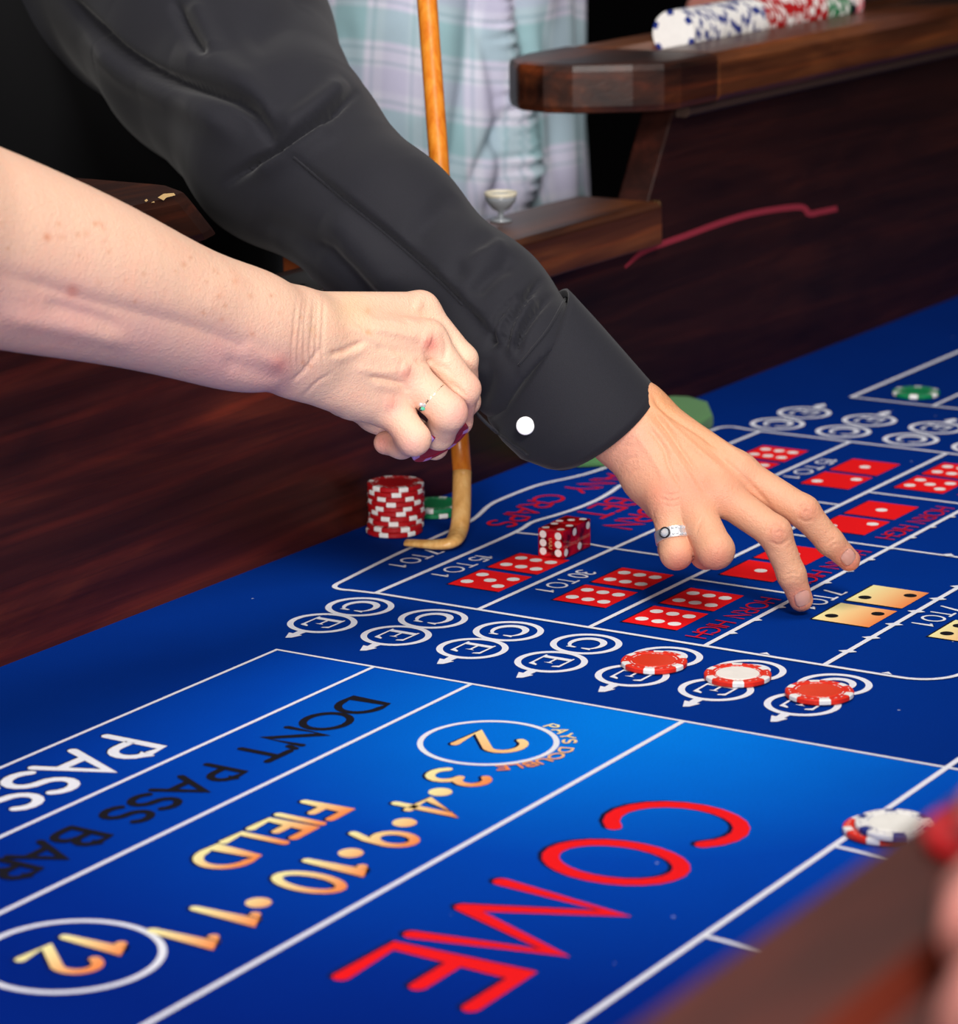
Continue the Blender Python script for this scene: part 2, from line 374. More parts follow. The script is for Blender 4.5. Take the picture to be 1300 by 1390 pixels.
# far wall: left panel, low middle panel with its ledge, right panel
bm = bmesh.new(); prism(bm, [(X0, -0.1), (SEAM-0.0002, -0.1), (SEAM-0.0002, 0.139), (1.62, 0.139), (1.592, 0.175), (1.532, 0.228), (X0, 0.228)], 'y', WY, 1.243)
bmo('wall_panel', bm, M_WALL, table)
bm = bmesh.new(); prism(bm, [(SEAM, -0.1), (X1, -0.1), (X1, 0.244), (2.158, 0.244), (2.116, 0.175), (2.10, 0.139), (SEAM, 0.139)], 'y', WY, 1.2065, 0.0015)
pr = bmo('wall_panel', bm, M_WALL_SHADED, table)
bm = bmesh.new(); prism(bm, [(1.168, 0.1395), (1.168, 0.170), (1.172, 0.1735), (1.244, 0.1735), (1.247, 0.170), (1.247, 0.1395)], 'x', 1.570, 2.119, 0.0015)
ledge = bmo('ledge', bm, M_RAIL, table)
bm = bmesh.new(); lathe(bm, [(0, 0.006), (0.0035, 0.004), (0.004, 0), (0, 0)], 12, Matrix.Translation((2.123, 1.1775, 0.170)) @ Matrix.Rotation(math.pi/2, 4, 'X'))
bmo('screw_head', bm, M_GOLDM, table)

def rail_profile(y0, y1, z0, z1, gy, gr, gd):
    P = [(y0+0.004, z0), (y0, z0+0.005), (y0, z1-0.008), (y0+0.006, z1)]
    if gr:
        a = math.acos((gr-gd)/gr)
        P += [(gy-gr*math.sin(t), z1+gr-gd-gr*math.cos(t)) for t in np.linspace(a, -a, 9)]
    P += [(y1-0.012, z1), (y1, z1-0.012), (y1, z0+0.008), (y1-0.008, z0)]
    return P
RZ0, RZ1 = 0.2445, 0.2835
bm = bmesh.new(); prism(bm, rail_profile(1.160, 1.305, RZ0, RZ1, 1.237, 0.0205, 0.013), 'x', 2.20, X1)
bmo('rail', bm, M_RAIL, table)
nose = [(2.1999, 1.160), (2.1999, 1.305), (2.135, 1.305), (2.098, 1.296), (2.072, 1.272), (2.066, 1.245), (2.072, 1.222), (2.10, 1.184), (2.118, 1.166), (2.135, 1.160)]
bm = bmesh.new(); prism(bm, nose, 'z', RZ0, RZ1, 0.006); bmo('rail_nose', bm, M_RAILD, table)
bm = bmesh.new(); prism(bm, [(1.170, 0.2355), (1.166, 0.238), (1.166, 0.2435), (1.176, 0.2440), (1.1783, 0.2435), (1.1783, 0.2355)], 'x', 2.16, X1); bmo('moulding', bm, M_TRIM, table)
# left rail
bm = bmesh.new(); prism(bm, [(X0, 1.160), (1.512, 1.160), (1.534, 1.168), (1.552, 1.196), (1.553, 1.285), (1.53, 1.30), (X0, 1.30)], 'z', 0.2285, 0.262, 0.006)
for v in bm.verts:
    if v.co.x > 1.4: v.co.x += -0.028+(0.262-v.co.z)*1.05
bmo('rail', bm, M_RAILD, table)
chipped = [[(214, 262), (222, 257), (236, 256), (238, 259), (226, 262), (222, 266)], [(196, 266), (199, 264), (201, 266), (198, 268)], [(205, 269), (209, 267), (210, 269)]]
bm = bmesh.new()
for pl in chipped: bm.faces.new([bm.verts.new(atz(x, y+3, 0.2621) if False else tuple(aty(x, y+6, 1.1594))) for x, y in pl])
bmo('paint_chips', bm, mat('bare_wood', (226, 190, 130), 0.6), table)
# plate with a slot on the ledge, beside a small block of orange wood
pc = atz(392, 388, 0.1745)
bm = bmesh.new(); box(bm, pc[0]-0.055, pc[0]+0.06, pc[1]-0.03, pc[1]+0.022, 0.1737, 0.1757, 0.0008); bmo('slot_plate', bm, mat('grey_plate', (128, 122, 116), 0.45), table)
sc_ = atz(403, 388, 0.1758); bm = bmesh.new(); box(bm, sc_[0]-0.008, sc_[0]+0.008, sc_[1]-0.0016, sc_[1]+0.0016, 0.1756, 0.1759); bmo('slot', bm, M_BLACK, table)
ob = aty(394, 370, 1.30)
bm = bmesh.new(); box(bm, ob[0]-0.03, ob[0]+0.012, 1.249, 1.285, 0.139, 0.196, 0.002); box(bm, ob[0]-0.04, ob[0]+0.02, 1.2435, 1.30, 0.10, 0.1388); bmo('bracket', bm, mat('orange_wood', (176, 88, 40), 0.5), table)
# near wall and rail
bm = bmesh.new(); prism(bm, [(X0, -0.1), (X1, -0.1), (X1, 0.229), (X0, 0.229)], 'y', NY-0.065, NY-0.0005, 0.0015); bmo('wall_panel', bm, M_WALL, table)
bm = bmesh.new(); prism(bm, [(y, z) for y, z in [(NY+0.0115, 0.236), (NY+0.0115, 0.262), (NY+0.0035, 0.270), (NY-0.03, 0.2705), (NY-0.036, 0.264), (NY-0.052, 0.264), (NY-0.058, 0.2705), (NY-0.12, 0.2705), (NY-0.132, 0.260), (NY-0.132, 0.236), (NY-0.124, 0.2295), (NY-0.006, 0.2295)]], 'x', X0, X1); bmo('rail', bm, M_WALL, table)

# red scuff on the right wall panel
def ribbon(bm, P, W, z=None, M=None, close=False):
    P = [np.asarray(p, float) for p in P]; n = len(P); L = []; R_ = []
    for i in range(n):
        a = P[i-1] if (i > 0 or close) else P[i]; b = P[(i+1) % n] if (i < n-1 or close) else P[i]
        d = b-a; d = d/max(np.linalg.norm(d), 1e-9); nn = np.array([-d[1], d[0]])
        if 0 < i < n-1 or close:
            d1 = P[i]-P[i-1]; d1 = d1/max(np.linalg.norm(d1), 1e-9); k = max(0.55, float(d1@d)); nn = nn/k
        wd = W[i] if hasattr(W, '__len__') else W
        L.append(P[i]+nn*wd/2); R_.append(P[i]-nn*wd/2)
    mk = (lambda p: bm.verts.new((p[0], p[1], z))) if M is None else (lambda p: bm.verts.new(M(p)))
    lv = [mk(p) for p in L]; rv = [mk(p) for p in R_]
    for i in range(n if close else n-1):
        j = (i+1) % n; bm.faces.new((rv[i], rv[j], lv[j], lv[i]))
bm = bmesh.new()
sp = curve([(848, 363), (868, 345), (885, 336), (930, 320), (985, 300), (1030, 288), (1085, 281), (1098, 290), (1112, 288), (1136, 283)], 6)
ribbon(bm, sp, [3+5*min(1, i/8)*(1.0 if i < len(sp)-8 else 0.9) for i in range(len(sp))], M=lambda p: tuple(aty(p[0], p[1], WY-0.0004)))
bmo('scuff_mark', bm, mat('scuff_red', (142, 34, 52), 0.7), table)

# ------------------------------------------------------------------ printing on the felt
class Print:
    def __init__(s, name, m, z, label=None): s.bm = bmesh.new(); s.name = name; s.m = m; s.z = z; s.label = label; s.grad = None; s.k = 0
    def line(s, P, wd, close=False, cap=False):
        s.k += 1; ribbon(s.bm, P, wd, s.z+s.k*1.2e-5, None, close)
        if cap and not close:
            for p in (P[0], P[-1]): s.disc(p, wd/2, 10)
    def disc(s, c, r, n=24):
        s.k += 1; zz = s.z+s.k*1.2e-5
        s.bm.faces.new([s.bm.verts.new((c[0]+r*math.cos(2*math.pi*i/n), c[1]+r*math.sin(2*math.pi*i/n), zz)) for i in range(n)])
    def poly(s, P):
        s.k += 1; s.bm.faces.new([s.bm.verts.new((p[0], p[1], s.z+s.k*1.2e-5)) for p in P])
    def ring(s, c, r, wd, n=48): s.line([(c[0]+r*math.cos(2*math.pi*i/n), c[1]+r*math.sin(2*math.pi*i/n)) for i in range(n)], wd, True)
    def done(s, parent):
        for f in s.bm.faces:
            f.normal_update()
            if f.normal.z < 0: f.normal_flip()
        me = bpy.data.meshes.new(s.name); s.bm.to_mesh(me); s.bm.free()
        if s.grad is not None:
            a = me.attributes.new('grad', 'FLOAT', 'POINT'); a.data.foreach_set('value', [max(0, min(1, s.grad(v.co))) for v in me.vertices])
        o = link(s.name, me, s.m, parent)
        if s.label: o['label'] = s.label
        return o
def arc(cx, cy, rx, ry, a0, a1, n=10): return [(cx+rx*math.cos(math.radians(a0+(a1-a0)*i/n)), cy+ry*math.sin(math.radians(a0+(a1-a0)*i/n))) for i in range(n+1)]
G = {  # strokes in a box one unit high; (width, strokes)
 'A': (0.80, [[(0, 0), (0.4, 1), (0.8, 0)], [(0.15, 0.34), (0.65, 0.34)]]),
 'B': (0.62, [[(0, 0), (0, 1), (0.3, 1)]+arc(0.3, 0.76, 0.24, 0.24, 90, -90, 6)+[(0, 0.52)], [(0.3, 0.52)]+arc(0.32, 0.26, 0.28, 0.26, 90, -90, 6)+[(0, 0)]]),
 'C': (0.80, [arc(0.5, 0.5, 0.5, 0.5, 48, 312, 16)]),
 'D': (0.75, [[(0, 0), (0, 1), (0.25, 1)]+arc(0.27, 0.5, 0.48, 0.5, 90, -90, 12)+[(0, 0)]]),
 'E': (0.52, [[(0.52, 1), (0, 1), (0, 0), (0.52, 0)], [(0, 0.52), (0.42, 0.52)]]),
 'F': (0.5, [[(0.5, 1), (0, 1), (0, 0)], [(0, 0.5), (0.4, 0.5)]]),
 'G': (0.82, [arc(0.5, 0.5, 0.5, 0.5, 50, 350, 16)+[(0.55, 0.42)]]),
 'H': (0.66, [[(0, 0), (0, 1)], [(0.66, 0), (0.66, 1)], [(0, 0.5), (0.66, 0.5)]]),
 'I': (0.02, [[(0, 0), (0, 1)]]),
 'L': (0.48, [[(0, 1), (0, 0), (0.48, 0)]]),
 'M': (0.98, [[(0.0, 0), (0.10, 1), (0.47, 0.03)], [(0.47, 0.03), (0.80, 1), (0.98, 0)]]),
 'N': (0.70, [[(0, 0), (0, 1), (0.7, 0), (0.7, 1)]]),
 'O': (0.96, [arc(0.48, 0.5, 0.48, 0.5, 0, 360, 24)]),
 'P': (0.58, [[(0, 0), (0, 1), (0.3, 1)]+arc(0.3, 0.73, 0.27, 0.27, 90, -90, 8)+[(0, 0.46)]]),
 'R': (0.62, [[(0, 0), (0, 1), (0.3, 1)]+arc(0.3, 0.74, 0.26, 0.26, 90, -90, 8)+[(0, 0.48)], [(0.26, 0.48), (0.62, 0)]]),
 'S': (0.58, [arc(0.29, 0.75, 0.27, 0.25, 35, 270, 10)+arc(0.29, 0.25, 0.29, 0.25, 90, -145, 10)[1:]]),
 'T': (0.66, [[(0, 1), (0.66, 1)], [(0.33, 1), (0.33, 0)]]),
 'U': (0.66, [[(0, 1), (0, 0.33)]+arc(0.33, 0.33, 0.33, 0.33, 180, 360, 10)+[(0.66, 1)]]),
 'Y': (0.72, [[(0, 1), (0.36, 0.5), (0.72, 1)], [(0.36, 0.5), (0.36, 0)]]),
 '0': (0.60, [arc(0.3, 0.5, 0.3, 0.5, 0, 360, 22)]),
 '1': (0.24, [[(0, 0.78), (0.22, 1), (0.22, 0)]]),
 '2': (0.60, [arc(0.3, 0.72, 0.29, 0.28, 160, -30, 10)+[(0.0, 0.0), (0.6, 0.0)]]),
 '3': (0.56, [arc(0.27, 0.76, 0.25, 0.24, 150, -90, 10), arc(0.27, 0.26, 0.29, 0.26, 90, -150, 10)]),
 '4': (0.68, [[(0.5, 0), (0.5, 1), (0, 0.3), (0.68, 0.3)]]),
 '5': (0.56, [[(0.5, 1), (0.08, 1), (0.03, 0.56)]+arc(0.26, 0.32, 0.3, 0.32, 125, -140, 12)]),
 '7': (0.58, [[(0, 1), (0.58, 1), (0.2, 0)]]),
 '9': (0.60, [arc(0.3, 0.68, 0.3, 0.32, 0, 360, 18), [(0.6, 0.68), (0.56, 0.32), (0.42, 0.0)]]),
 "'": (0.05, [[(0.05, 1), (0.0, 0.8)]]),
 '.': (0.16, []), ' ': (0.34, []), '~': (0.06, []), }
def text(P, s, x0, y0, h, wd, sx=None, gap=0.2, length=None, sh=(0, 0), wave=None, mw=None):
    """letters read along -x and stand along -y (for the players at the far wall); length fits the run"""
    tot = sum(G[c][0] for c in s)+gap*(len(s)-1)
    sx = sx or h
    if length: sx = length/tot
    u = 0.0
    for c in s:
        gw, st = G[c]
        f = (lambda p: (x0-(u+p[0])*sx+sh[0], y0-p[1]*h+sh[1]+(wave(x0-(u+p[0])*sx) if wave else 0)))
        if c == '.': P.disc(f((gw/2, 0.5)), h*0.2, 18)
        for k in st:
            Q = [f(p) for p in k]
            cl = len(k) > 8 and abs(k[0][0]-k[-1][0])+abs(k[0][1]-k[-1][1]) < 1e-6
            if cl: P.line(Q[:-1], wd, True)
            else: P.line(Q, wd, False, True)
        u += gw+gap
z1, z2, z3, z4 = 0.00022, 0.00032, 0.00042, 0.00052
L = Print('printed_line', M_WHITE, z2)
XA = 1.4365; PY = [1.0745, 0.9970, 0.9165, 0.8365, 0.7572]; XB, XT = 1.5698, 2.108; XM = (XB+XT)/2
L.line([(X0+0.2, 1.0560), (XA, 1.0560)], .0024); L.line([(X0+0.2, 0.9855), (XA, 0.9855)], .0026); L.line([(X0+0.2, 0.9175), (XA, 0.9175)], .0028)
L.line([(X0+0.2, 0.7785), (XA, 0.7785)], .0032); L.line([(X0+0.2, 0.6205), (XA+0.6, 0.6205)], .0034)
L.line([(XA, 1.0572), (XA, 0.32)], .0024)
for x in (1.165, 1.30): L.line([(x, 0.6205), (x-0.003, 0.585), (x-0.012, 0.56)], [.003, .003, .001])
# proposition box
yl, rc = 0.6805, 0.028
def mirror(pts): return pts+[(2*XM-x, y) for x, y in pts[::-1]]
outer = curve(mirror([(1.5698, 1.0745), (1.568, 1.090), (1.5665, 1.1005), (1.572, 1.1075), (1.590, 1.110), (1.660, 1.1165), (1.715, 1.1185), (1.760, 1.1215), (1.800, 1.1330), (1.822, 1.1355)]), 5)
L.line(outer, .0034)
mid = curve(mirror([(1.5698, 1.0745), (1.66, 1.0757), (1.7452, 1.0775), (1.775, 1.0815), (1.800, 1.0775), (1.825, 1.0745)]), 5); L.line(mid, .0036)
L.line(curve([(1.7452, 1.0775), (1.7475, 1.060), (1.7475, 1.045), (1.7430, 1.014), (1.741, 0.997)], 4), .0028)
L.line([(1.741, 0.997), (1.741, 0.9165)], .003); L.line([(1.9235, 1.0745), (1.9235, 0.9165)], .003)
for x in (1.699, 1.833, 1.968): L.line([(x, 0.9165), (x, 0.8365)], .003)
L.line([(1.8328, 0.8365), (1.8328, yl)], .003)
for y in PY[1:]: L.line([(XB, y), (XT, y)], .0034)
corner = [(XB+rc-rc*math.sin(t), yl+rc-rc*math.cos(t)) for t in np.linspace(math.pi/2, 0, 10)]
L.line([(XB, 1.0745)]+corner+[(XM, yl)]+[(2*XM-x, y) for x, y in corner[::-1]]+[(XT, 1.0745)], .0034)
for k in range(14):
    x = 1.6019+0.0327*k
    L.poly([(x-0.0035, PY[3]-0.001), (x+0.001, PY[3]-0.0055), (x+0.0035, PY[3]-0.001)])
    L.poly([(x-0.003, PY[4]-0.001), (x+0.0015, PY[4]-0.0055), (x+0.0035, PY[4]-0.001)]); L.poly([(x-0.0035, PY[4]+0.001), (x-0.0015, PY[4]+0.0055), (x+0.003, PY[4]+0.001)])
for y in (0.797, 0.718): L.poly([(XB+0.001, y-0.004), (XB+0.005, y), (XB+0.001, y+0.003)])
for y in (0.794,): L.poly([(1.8328-0.004, y), (1.8328, y+0.004), (1.8328+0.004, y), (1.8328, y-0.004)])
# far betting box
XF = 2.2545
L.line([(XF, 1.0672), (XF, 0.32)], .003); L.line([(XF, 1.0660), (X1-0.1, 1.0660)], .004); L.line([(XF, 0.9935), (X1-0.1, 0.9935)], .003); L.line([(XF, 0.925), (X1-0.1, 0.925)], .003); L.line([(XF, 0.7785), (X1-0.1, 0.7785)], .0032)
L.done(felt)
# craps-eleven rings
def ce(P, ex, cx, y, far):
    P.ring((ex, y), 0.0198, 0.0040); P.ring((cx, y+0.0004), 0.0198, 0.0040)
    sg = 1 if far else -1; bx = ex+sg*0.0205
    P.poly([(bx, y-0.0030), (bx, y+0.0030), (bx+sg*0.0085, y+0.0026), (bx+sg*0.0085, y-0.0024)])
    P.poly([(bx+sg*0.0066, y+0.0058), (bx+sg*0.0170, y+0.0012), (bx+sg*0.0150, y-0.0020), (bx+sg*0.0076, y-0.0048)])
    # serif E : spine along y, arms to -x
    e0 = ex+0.0098; yb, yt = y+0.0100, y-0.0100
    P.poly([(e0, yb), (e0, yt), (e0-0.0042, yt), (e0-0.0042, yb)])
    P.poly([(e0+0.0012, yb), (e0+0.0012, yb-0.0013), (e0-0.0190, yb-0.0018), (e0-0.0190, yb)]); P.poly([(e0+0.0012, yt), (e0+0.0012, yt+0.0013), (e0-0.0175, yt+0.0018), (e0-0.0175, yt)])
    P.poly([(e0-0.004, y-0.0008), (e0-0.004, y+0.0008), (e0-0.0130, y+0.0008), (e0-0.0130, y-0.0008)])
    P.poly([(e0-0.0190, yb), (e0-0.0205, yb-0.0058), (e0-0.0186, yb-0.0056), (e0-0.0155, yb-0.0014)]); P.poly([(e0-0.0175, yt), (e0-0.0188, yt+0.0048), (e0-0.0170, yt+0.0046), (e0-0.0145, yt+0.0014)])
    P.poly([(e0-0.0130, y-0.0032), (e0-0.0112, y), (e0-0.0130, y+0.0032)])
    # serif C opening to -x
    A = np.linspace(math.radians(38), math.radians(322), 24); Q = [(cx-0.0112*math.cos(a), y-0.0100*math.sin(a)) for a in A]
    W = [0.0015+0.0034*math.sin(math.pi*i/23) for i in range(24)]
    P.line(Q, W); P.poly([(Q[0][0]-0.0020, Q[0][1]-0.002), (Q[0][0]+0.0016, Q[0][1]-0.0012), (Q[0][0]+0.0004, Q[0][1]+0.0046), (Q[0][0]-0.0010, Q[0][1]+0.0046)])
    P.poly([(Q[-1][0]-0.0018, Q[-1][1]+0.0022), (Q[-1][0]+0.0014, Q[-1][1]+0.0010), (Q[-1][0]+0.0002, Q[-1][1]-0.0042), (Q[-1][0]-0.0014, Q[-1][1]-0.0036)])
for i in range(7):
    P = Print('craps_eleven_ring', M_WHITE, z2); ce(P, 1.4970, 1.5388, 1.0650-0.0550*i, False); P.done(felt)
for i in range(7):
    P = Print('craps_eleven_ring', M_WHITE, z2); ce(P, 2.1853, 2.1386, 1.0745-0.0574*i, True); P.done(felt)
# printed dice
PIPS = {1: [(0, 0)], 2: [(-1, 1), (1, -1)], 3: [(-1, 1), (0, 0), (1, -1)], 4: [(-1, -1), (-1, 1), (1, -1), (1, 1)], 5: [(-1, -1), (-1, 1), (1, -1), (1, 1), (0, 0)], 6: [(-1, -1), (-1, 0), (-1, 1), (1, -1), (1, 0), (1, 1)]}
def pdie(x, y, n, gold=False, six='y'):
    wx, wy = 0.0410, 0.0385
    sh = Print('die_shadow', M_BLACK if gold else M_SHADOW, z1); sh.poly([(x-0.0014, y+0.0012), (x+wx-0.001, y+0.0016), (x+wx-0.001, y-wy+0.002), (x-0.0014, y-wy+0.0005)]); sh.done(felt)
    P = Print('printed_die', M_GOLD if gold else M_RED, z2); P.poly([(x, y), (x+wx, y), (x+wx, y-wy/2), (x+wx, y-wy), (x, y-wy), (x, y-wy/2)])
    if gold: P.grad = lambda c: (y-c.y)/wy
    P.done(felt)
    Q = Print('printed_pips', M_BLACK if gold else M_PIPW, z3)
    for a, b in PIPS[n]:
        if n == 6: cx, cy = x+wx/2+a*0.0094, y-wy/2+b*0.0115
        elif n == 2: cx, cy = x+wx/2+a*0.0090, y-wy/2+b*0.0115
        else: cx, cy = x+wx/2+a*0.0094, y-wy/2+b*0.0118
        Q.disc((cx, cy), 0.0042, 24)
    Q.done(felt)
def pdice(x, y, a, b, gold=False): pdie(x, y, a, gold); pdie(x+0.0480, y, b, gold)
pdice(1.6115, 1.0460, 5, 6); pdice(1.6130, 0.9680, 6, 6); pdice(1.5915, 0.9055, 6, 6)
pdice(1.7186, 0.9045, 1, 1); pdice(1.8560, 0.9045, 2, 1); pdice(1.9900, 0.9060, 5, 6); pdice(1.9690, 0.9705, 2, 1); pdice(1.9760, 1.0500, 6, 6)
pdice(1.6548, 0.8067, 2, 2, True); pdice(1.6548, 0.7290, 5, 5, True); pdice(1.935, 0.8067, 3, 3, True)
# words
def words(name, m, z, s, x0, y0, h, wd, label=None, grad=None, shadow=None, **kw):
    if shadow:
        P = Print(name+'_shadow', M_SHADOW, z1); text(P, s, x0, y0, h, wd*1.12, sh=shadow, **kw); P.done(felt)
    P = Print(name, m, z, label); text(P, s, x0, y0, h, wd, **kw); P.grad = grad; return P.done(felt)
gr = lambda y0, h: (lambda c: (y0-c.y)/h)
words('printed_word', M_WHITE, z2, 'PASS', 1.2555, 1.0405, 0.0385, 0.0062, length=0.120, gap=0.12, shadow=(0.0005, 0.001))
words('printed_word', M_BLACK, z2, "DON'T PASS BAR", 1.3805, 0.9630, 0.0250, 0.0046, length=0.322, gap=0.16)
words('printed_word', M_GOLD, z2, 'FIELD', 1.2225, 0.8835, 0.0265, 0.0052, grad=gr(0.8835, 0.0265), shadow=(-0.0006, 0.0012), length=0.100, gap=0.26)
words('printed_word', M_GOLD, z2, '3', 1.3030, 0.8515, 0.0325, 0.0052, grad=gr(0.8515, 0.0325), shadow=(-0.0006, 0.0012), length=0.018)
words('printed_word', M_GOLD, z2, '4', 1.2580, 0.8415, 0.0365, 0.0052, grad=gr(0.8415, 0.0365), shadow=(-0.0006, 0.0012), length=0.019)
words('printed_word', M_GOLD, z2, '9', 1.2080, 0.8350, 0.0330, 0.0052, grad=gr(0.8350, 0.0330), shadow=(-0.0006, 0.0012), length=0.017)
words('printed_word', M_GOLD, z2, '10', 1.1600, 0.8330, 0.0355, 0.0054, grad=gr(0.8330, 0.0355), shadow=(-0.0006, 0.0012), length=0.040, gap=0.42)
words('printed_word', M_GOLD, z2, '11', 1.0830, 0.8420, 0.0370, 0.0054, grad=gr(0.8420, 0.0370), shadow=(-0.0006, 0.0012), length=0.041, gap=0.62)
for c in ((1.2700, 0.8312), (1.2220, 0.8217), (1.1724, 0.8205), (1.0957, 0.8205)):
    P = Print('printed_dot', M_GOLD, z2); P.disc(c, 0.0063); P.grad = lambda c: 0.42+(0.823-c.y)/0.03; P.done(felt)
P = Print('field_ring', M_WHITE, z2); P.ring((1.3510, 0.8525), 0.0372, 0.0032); P.done(felt); P = Print('field_ring', M_WHITE, z2); P.ring((1.0000, 0.8560), 0.0420, 0.0036); P.done(felt)
words('printed_word', M_GOLD, z2, '2', 1.3640, 0.8670, 0.0345, 0.0050, grad=lambda c: 0.45+(c.x-1.35)*-12, shadow=(-0.0006, 0.0012), length=0.024)
words('printed_word', M_GOLD, z2, '12', 1.0230, 0.8720, 0.0350, 0.0054, grad=gr(0.872, 0.035), shadow=(-0.0006, 0.0012), length=0.038, gap=0.4)
# words round the ring
P = Print('printed_word', M_GOLD, z2); s = 'PAYS DOUBLE'; cx, cy = 1.3510, 0.8525; a = math.radians(17); h = 0.0070; r0 = 0.0407; gp = 0.26
k_ = 2.18/(sum(G[c][0] for c in s)+gp*(len(s)-1))
for ch in s:
    gw, st = G[ch]
    for k in st:
        P.line([(cx+(r0+p[1]*h)*math.cos(a+p[0]*k_), cy-(r0+p[1]*h)*math.sin(a+p[0]*k_)) for p in k], 0.0016, False, True)
    a += (gw+gp)*k_
P.grad = lambda c: (1.397-c.x)/0.075; P.done(felt)
for s_, x_, w_ in (('C', 1.3165, 0.045), ('O', 1.2515, 0.049), ('M', 1.1764, 0.0774), ('E', 1.0840, 0.042)):
    words('printed_word', M_RED, z2, s_, x_, 0.7360, 0.0680, 0.0084, length=w_, shadow=(0.0004, 0.0022))
words('printed_word', M_WHITE, z2, '7~TO~1', 1.6785, 1.1055, 0.0130, 0.0017, length=0.046, gap=0.24)
words('printed_word', M_WHITE, z2, '15~TO~1', 1.6830, 1.0678, 0.0125, 0.0016, length=0.057, gap=0.24)
words('printed_word', M_WHITE, z2, '30~TO~1', 1.6830, 0.9893, 0.0130, 0.0017, length=0.055, gap=0.24)
words('printed_word', M_WHITE, z2, '7~TO~1', 1.7195, 0.8283, 0.0140, 0.0018, length=0.044, gap=0.24)
words('printed_word', M_WHITE, z2, '7~TO~1', 1.7225, 0.7490, 0.0140, 0.0018, length=0.046, gap=0.24)
words('printed_word', M_WHITE, z2, '15~TO~1', 2.0480, 0.9905, 0.0125, 0.0018, length=0.066, gap=0.24)
wv = lambda x: 0.010*math.exp(-((x-1.8389)/0.055)**2)
words('printed_word', M_REDT, z2, 'ANY CRAPS', 1.9260, 1.1060, 0.0200, 0.0028, length=0.172, gap=0.2, wave=wv)
words('printed_word', M_REDT, z2, 'HORN', 1.8760, 1.0330, 0.0210, 0.0028, length=0.085, gap=0.2)
words('printed_word', M_REDT, z2, 'BET', 1.8640, 1.0680, 0.0230, 0.0028, length=0.056, gap=0.22)
for x in (1.6830, 1.8170, 1.9530, 2.0900): words('printed_word', M_REDT, z2, 'HORN HIGH', x, 0.8560, 0.0130, 0.0016, length=0.100, gap=0.22)
words('printed_word', M_WHITE, z2, 'PASS', 2.72, 1.0500, 0.0385, 0.0062, length=0.120, gap=0.12)

# ------------------------------------------------------------------ chips
CR, CT = 0.0195, 0.0033
CHIP = {}
def chip_meshes(key, body, spot, inlay, nspot=6, marks=True, two=False):
    bm = bmesh.new(); lathe(bm, [(0, 0), (CR-0.0006, 0), (CR, 0.0006), (CR, CT-0.0006), (CR-0.0006, CT), (CR-0.0046, CT), (CR-0.0048, CT-0.0003), (0, CT-0.0003)], 40)
    mb = bpy.data.meshes.new('chip_body_'+key); bmesh.ops.recalc_face_normals(bm, faces=bm.faces[:]); bm.to_mesh(mb); bm.free(); mb.materials.append(body)
    bm = bmesh.new(); e = 0.00008; prof = [(CR-0.0042, CT+e), (CR-0.0006, CT+e), (CR+e, CT-0.0006), (CR+e, 0.0006), (CR-0.0006, -0.00001), (CR-0.0042, -0.00001)]
    hw = 0.17; rows = [[bm.verts.new((r*math.cos(t), r*math.sin(t), z)) for r, z in prof] for t in np.linspace(-hw, hw, 5)]
    for a, b in zip(rows, rows[1:]):
        for i in range(len(prof)-1): bm.faces.new((a[i], a[i+1], b[i+1], b[i]))
    bmesh.ops.recalc_face_normals(bm, faces=bm.faces[:]); ms = bpy.data.meshes.new('chip_spot_'+key); bm.to_mesh(ms); bm.free(); ms.materials.append(spot)
    bm = bmesh.new(); lathe(bm, [(CR-0.0068, CT-0.0003), (CR-0.0071, CT-0.0001), (0, CT-0.0001)], 36); mi = bpy.data.meshes.new('chip_inlay_'+key); bm.to_mesh(mi); bm.free(); mi.materials.append(inlay)
    bm = bmesh.new()
    for k in range(nspot):   # short printed dashes between the edge spots
        for q, rr in ((-0.12, CR-0.0060), (0.0, CR-0.0058), (0.12, CR-0.0060)):
            t = 2*math.pi*(k+0.0)/nspot+q*1.6; c = Vector((rr*math.cos(t), rr*math.sin(t), CT-0.0002)); u = Vector((-math.sin(t), math.cos(t), 0)); v = Vector((math.cos(t), math.sin(t), 0))
            bm.faces.new([bm.verts.new(c+u*a*0.0009+v*b*0.00035) for a, b in ((-1, -1), (1, -1), (1, 1), (-1, 1))])
        for q in (-1, 1):
            t = 2*math.pi*(k+0.5)/nspot+q*0.12; rr = CR-0.0024; c = Vector((rr*math.cos(t), rr*math.sin(t), CT+0.00005)); u = Vector((-math.sin(t), math.cos(t), 0)); v = Vector((math.cos(t), math.sin(t), 0))
            bm.faces.new([bm.verts.new(c+u*a*0.0008+v*b*0.0003) for a, b in ((-1, -1), (1, -1), (1, 1), (-1, 1))])
    mm = bpy.data.meshes.new('chip_marks_'+key); bm.to_mesh(mm); bm.free(); mm.materials.append(spot)
    CHIP[key] = (mb, ms, mi, mm, nspot)
chip_meshes('red', M_CRED, M_CWHITE, M_CRED_IN); chip_meshes('redwhite', M_CRED, M_CWHITE, M_INLAY); chip_meshes('deep', M_CREDD, M_CWHITE, M_CREDD)
chip_meshes('white', M_CWHITE, M_CBLUE, M_INLAY); chip_meshes('green', M_CGREEN, M_CWHITE, M_CGREEN); chip_meshes('plain', M_CREDD, M_CREDD, M_CREDD); chip_meshes('magenta', M_CMAG, M_CLIL, M_CMAG)
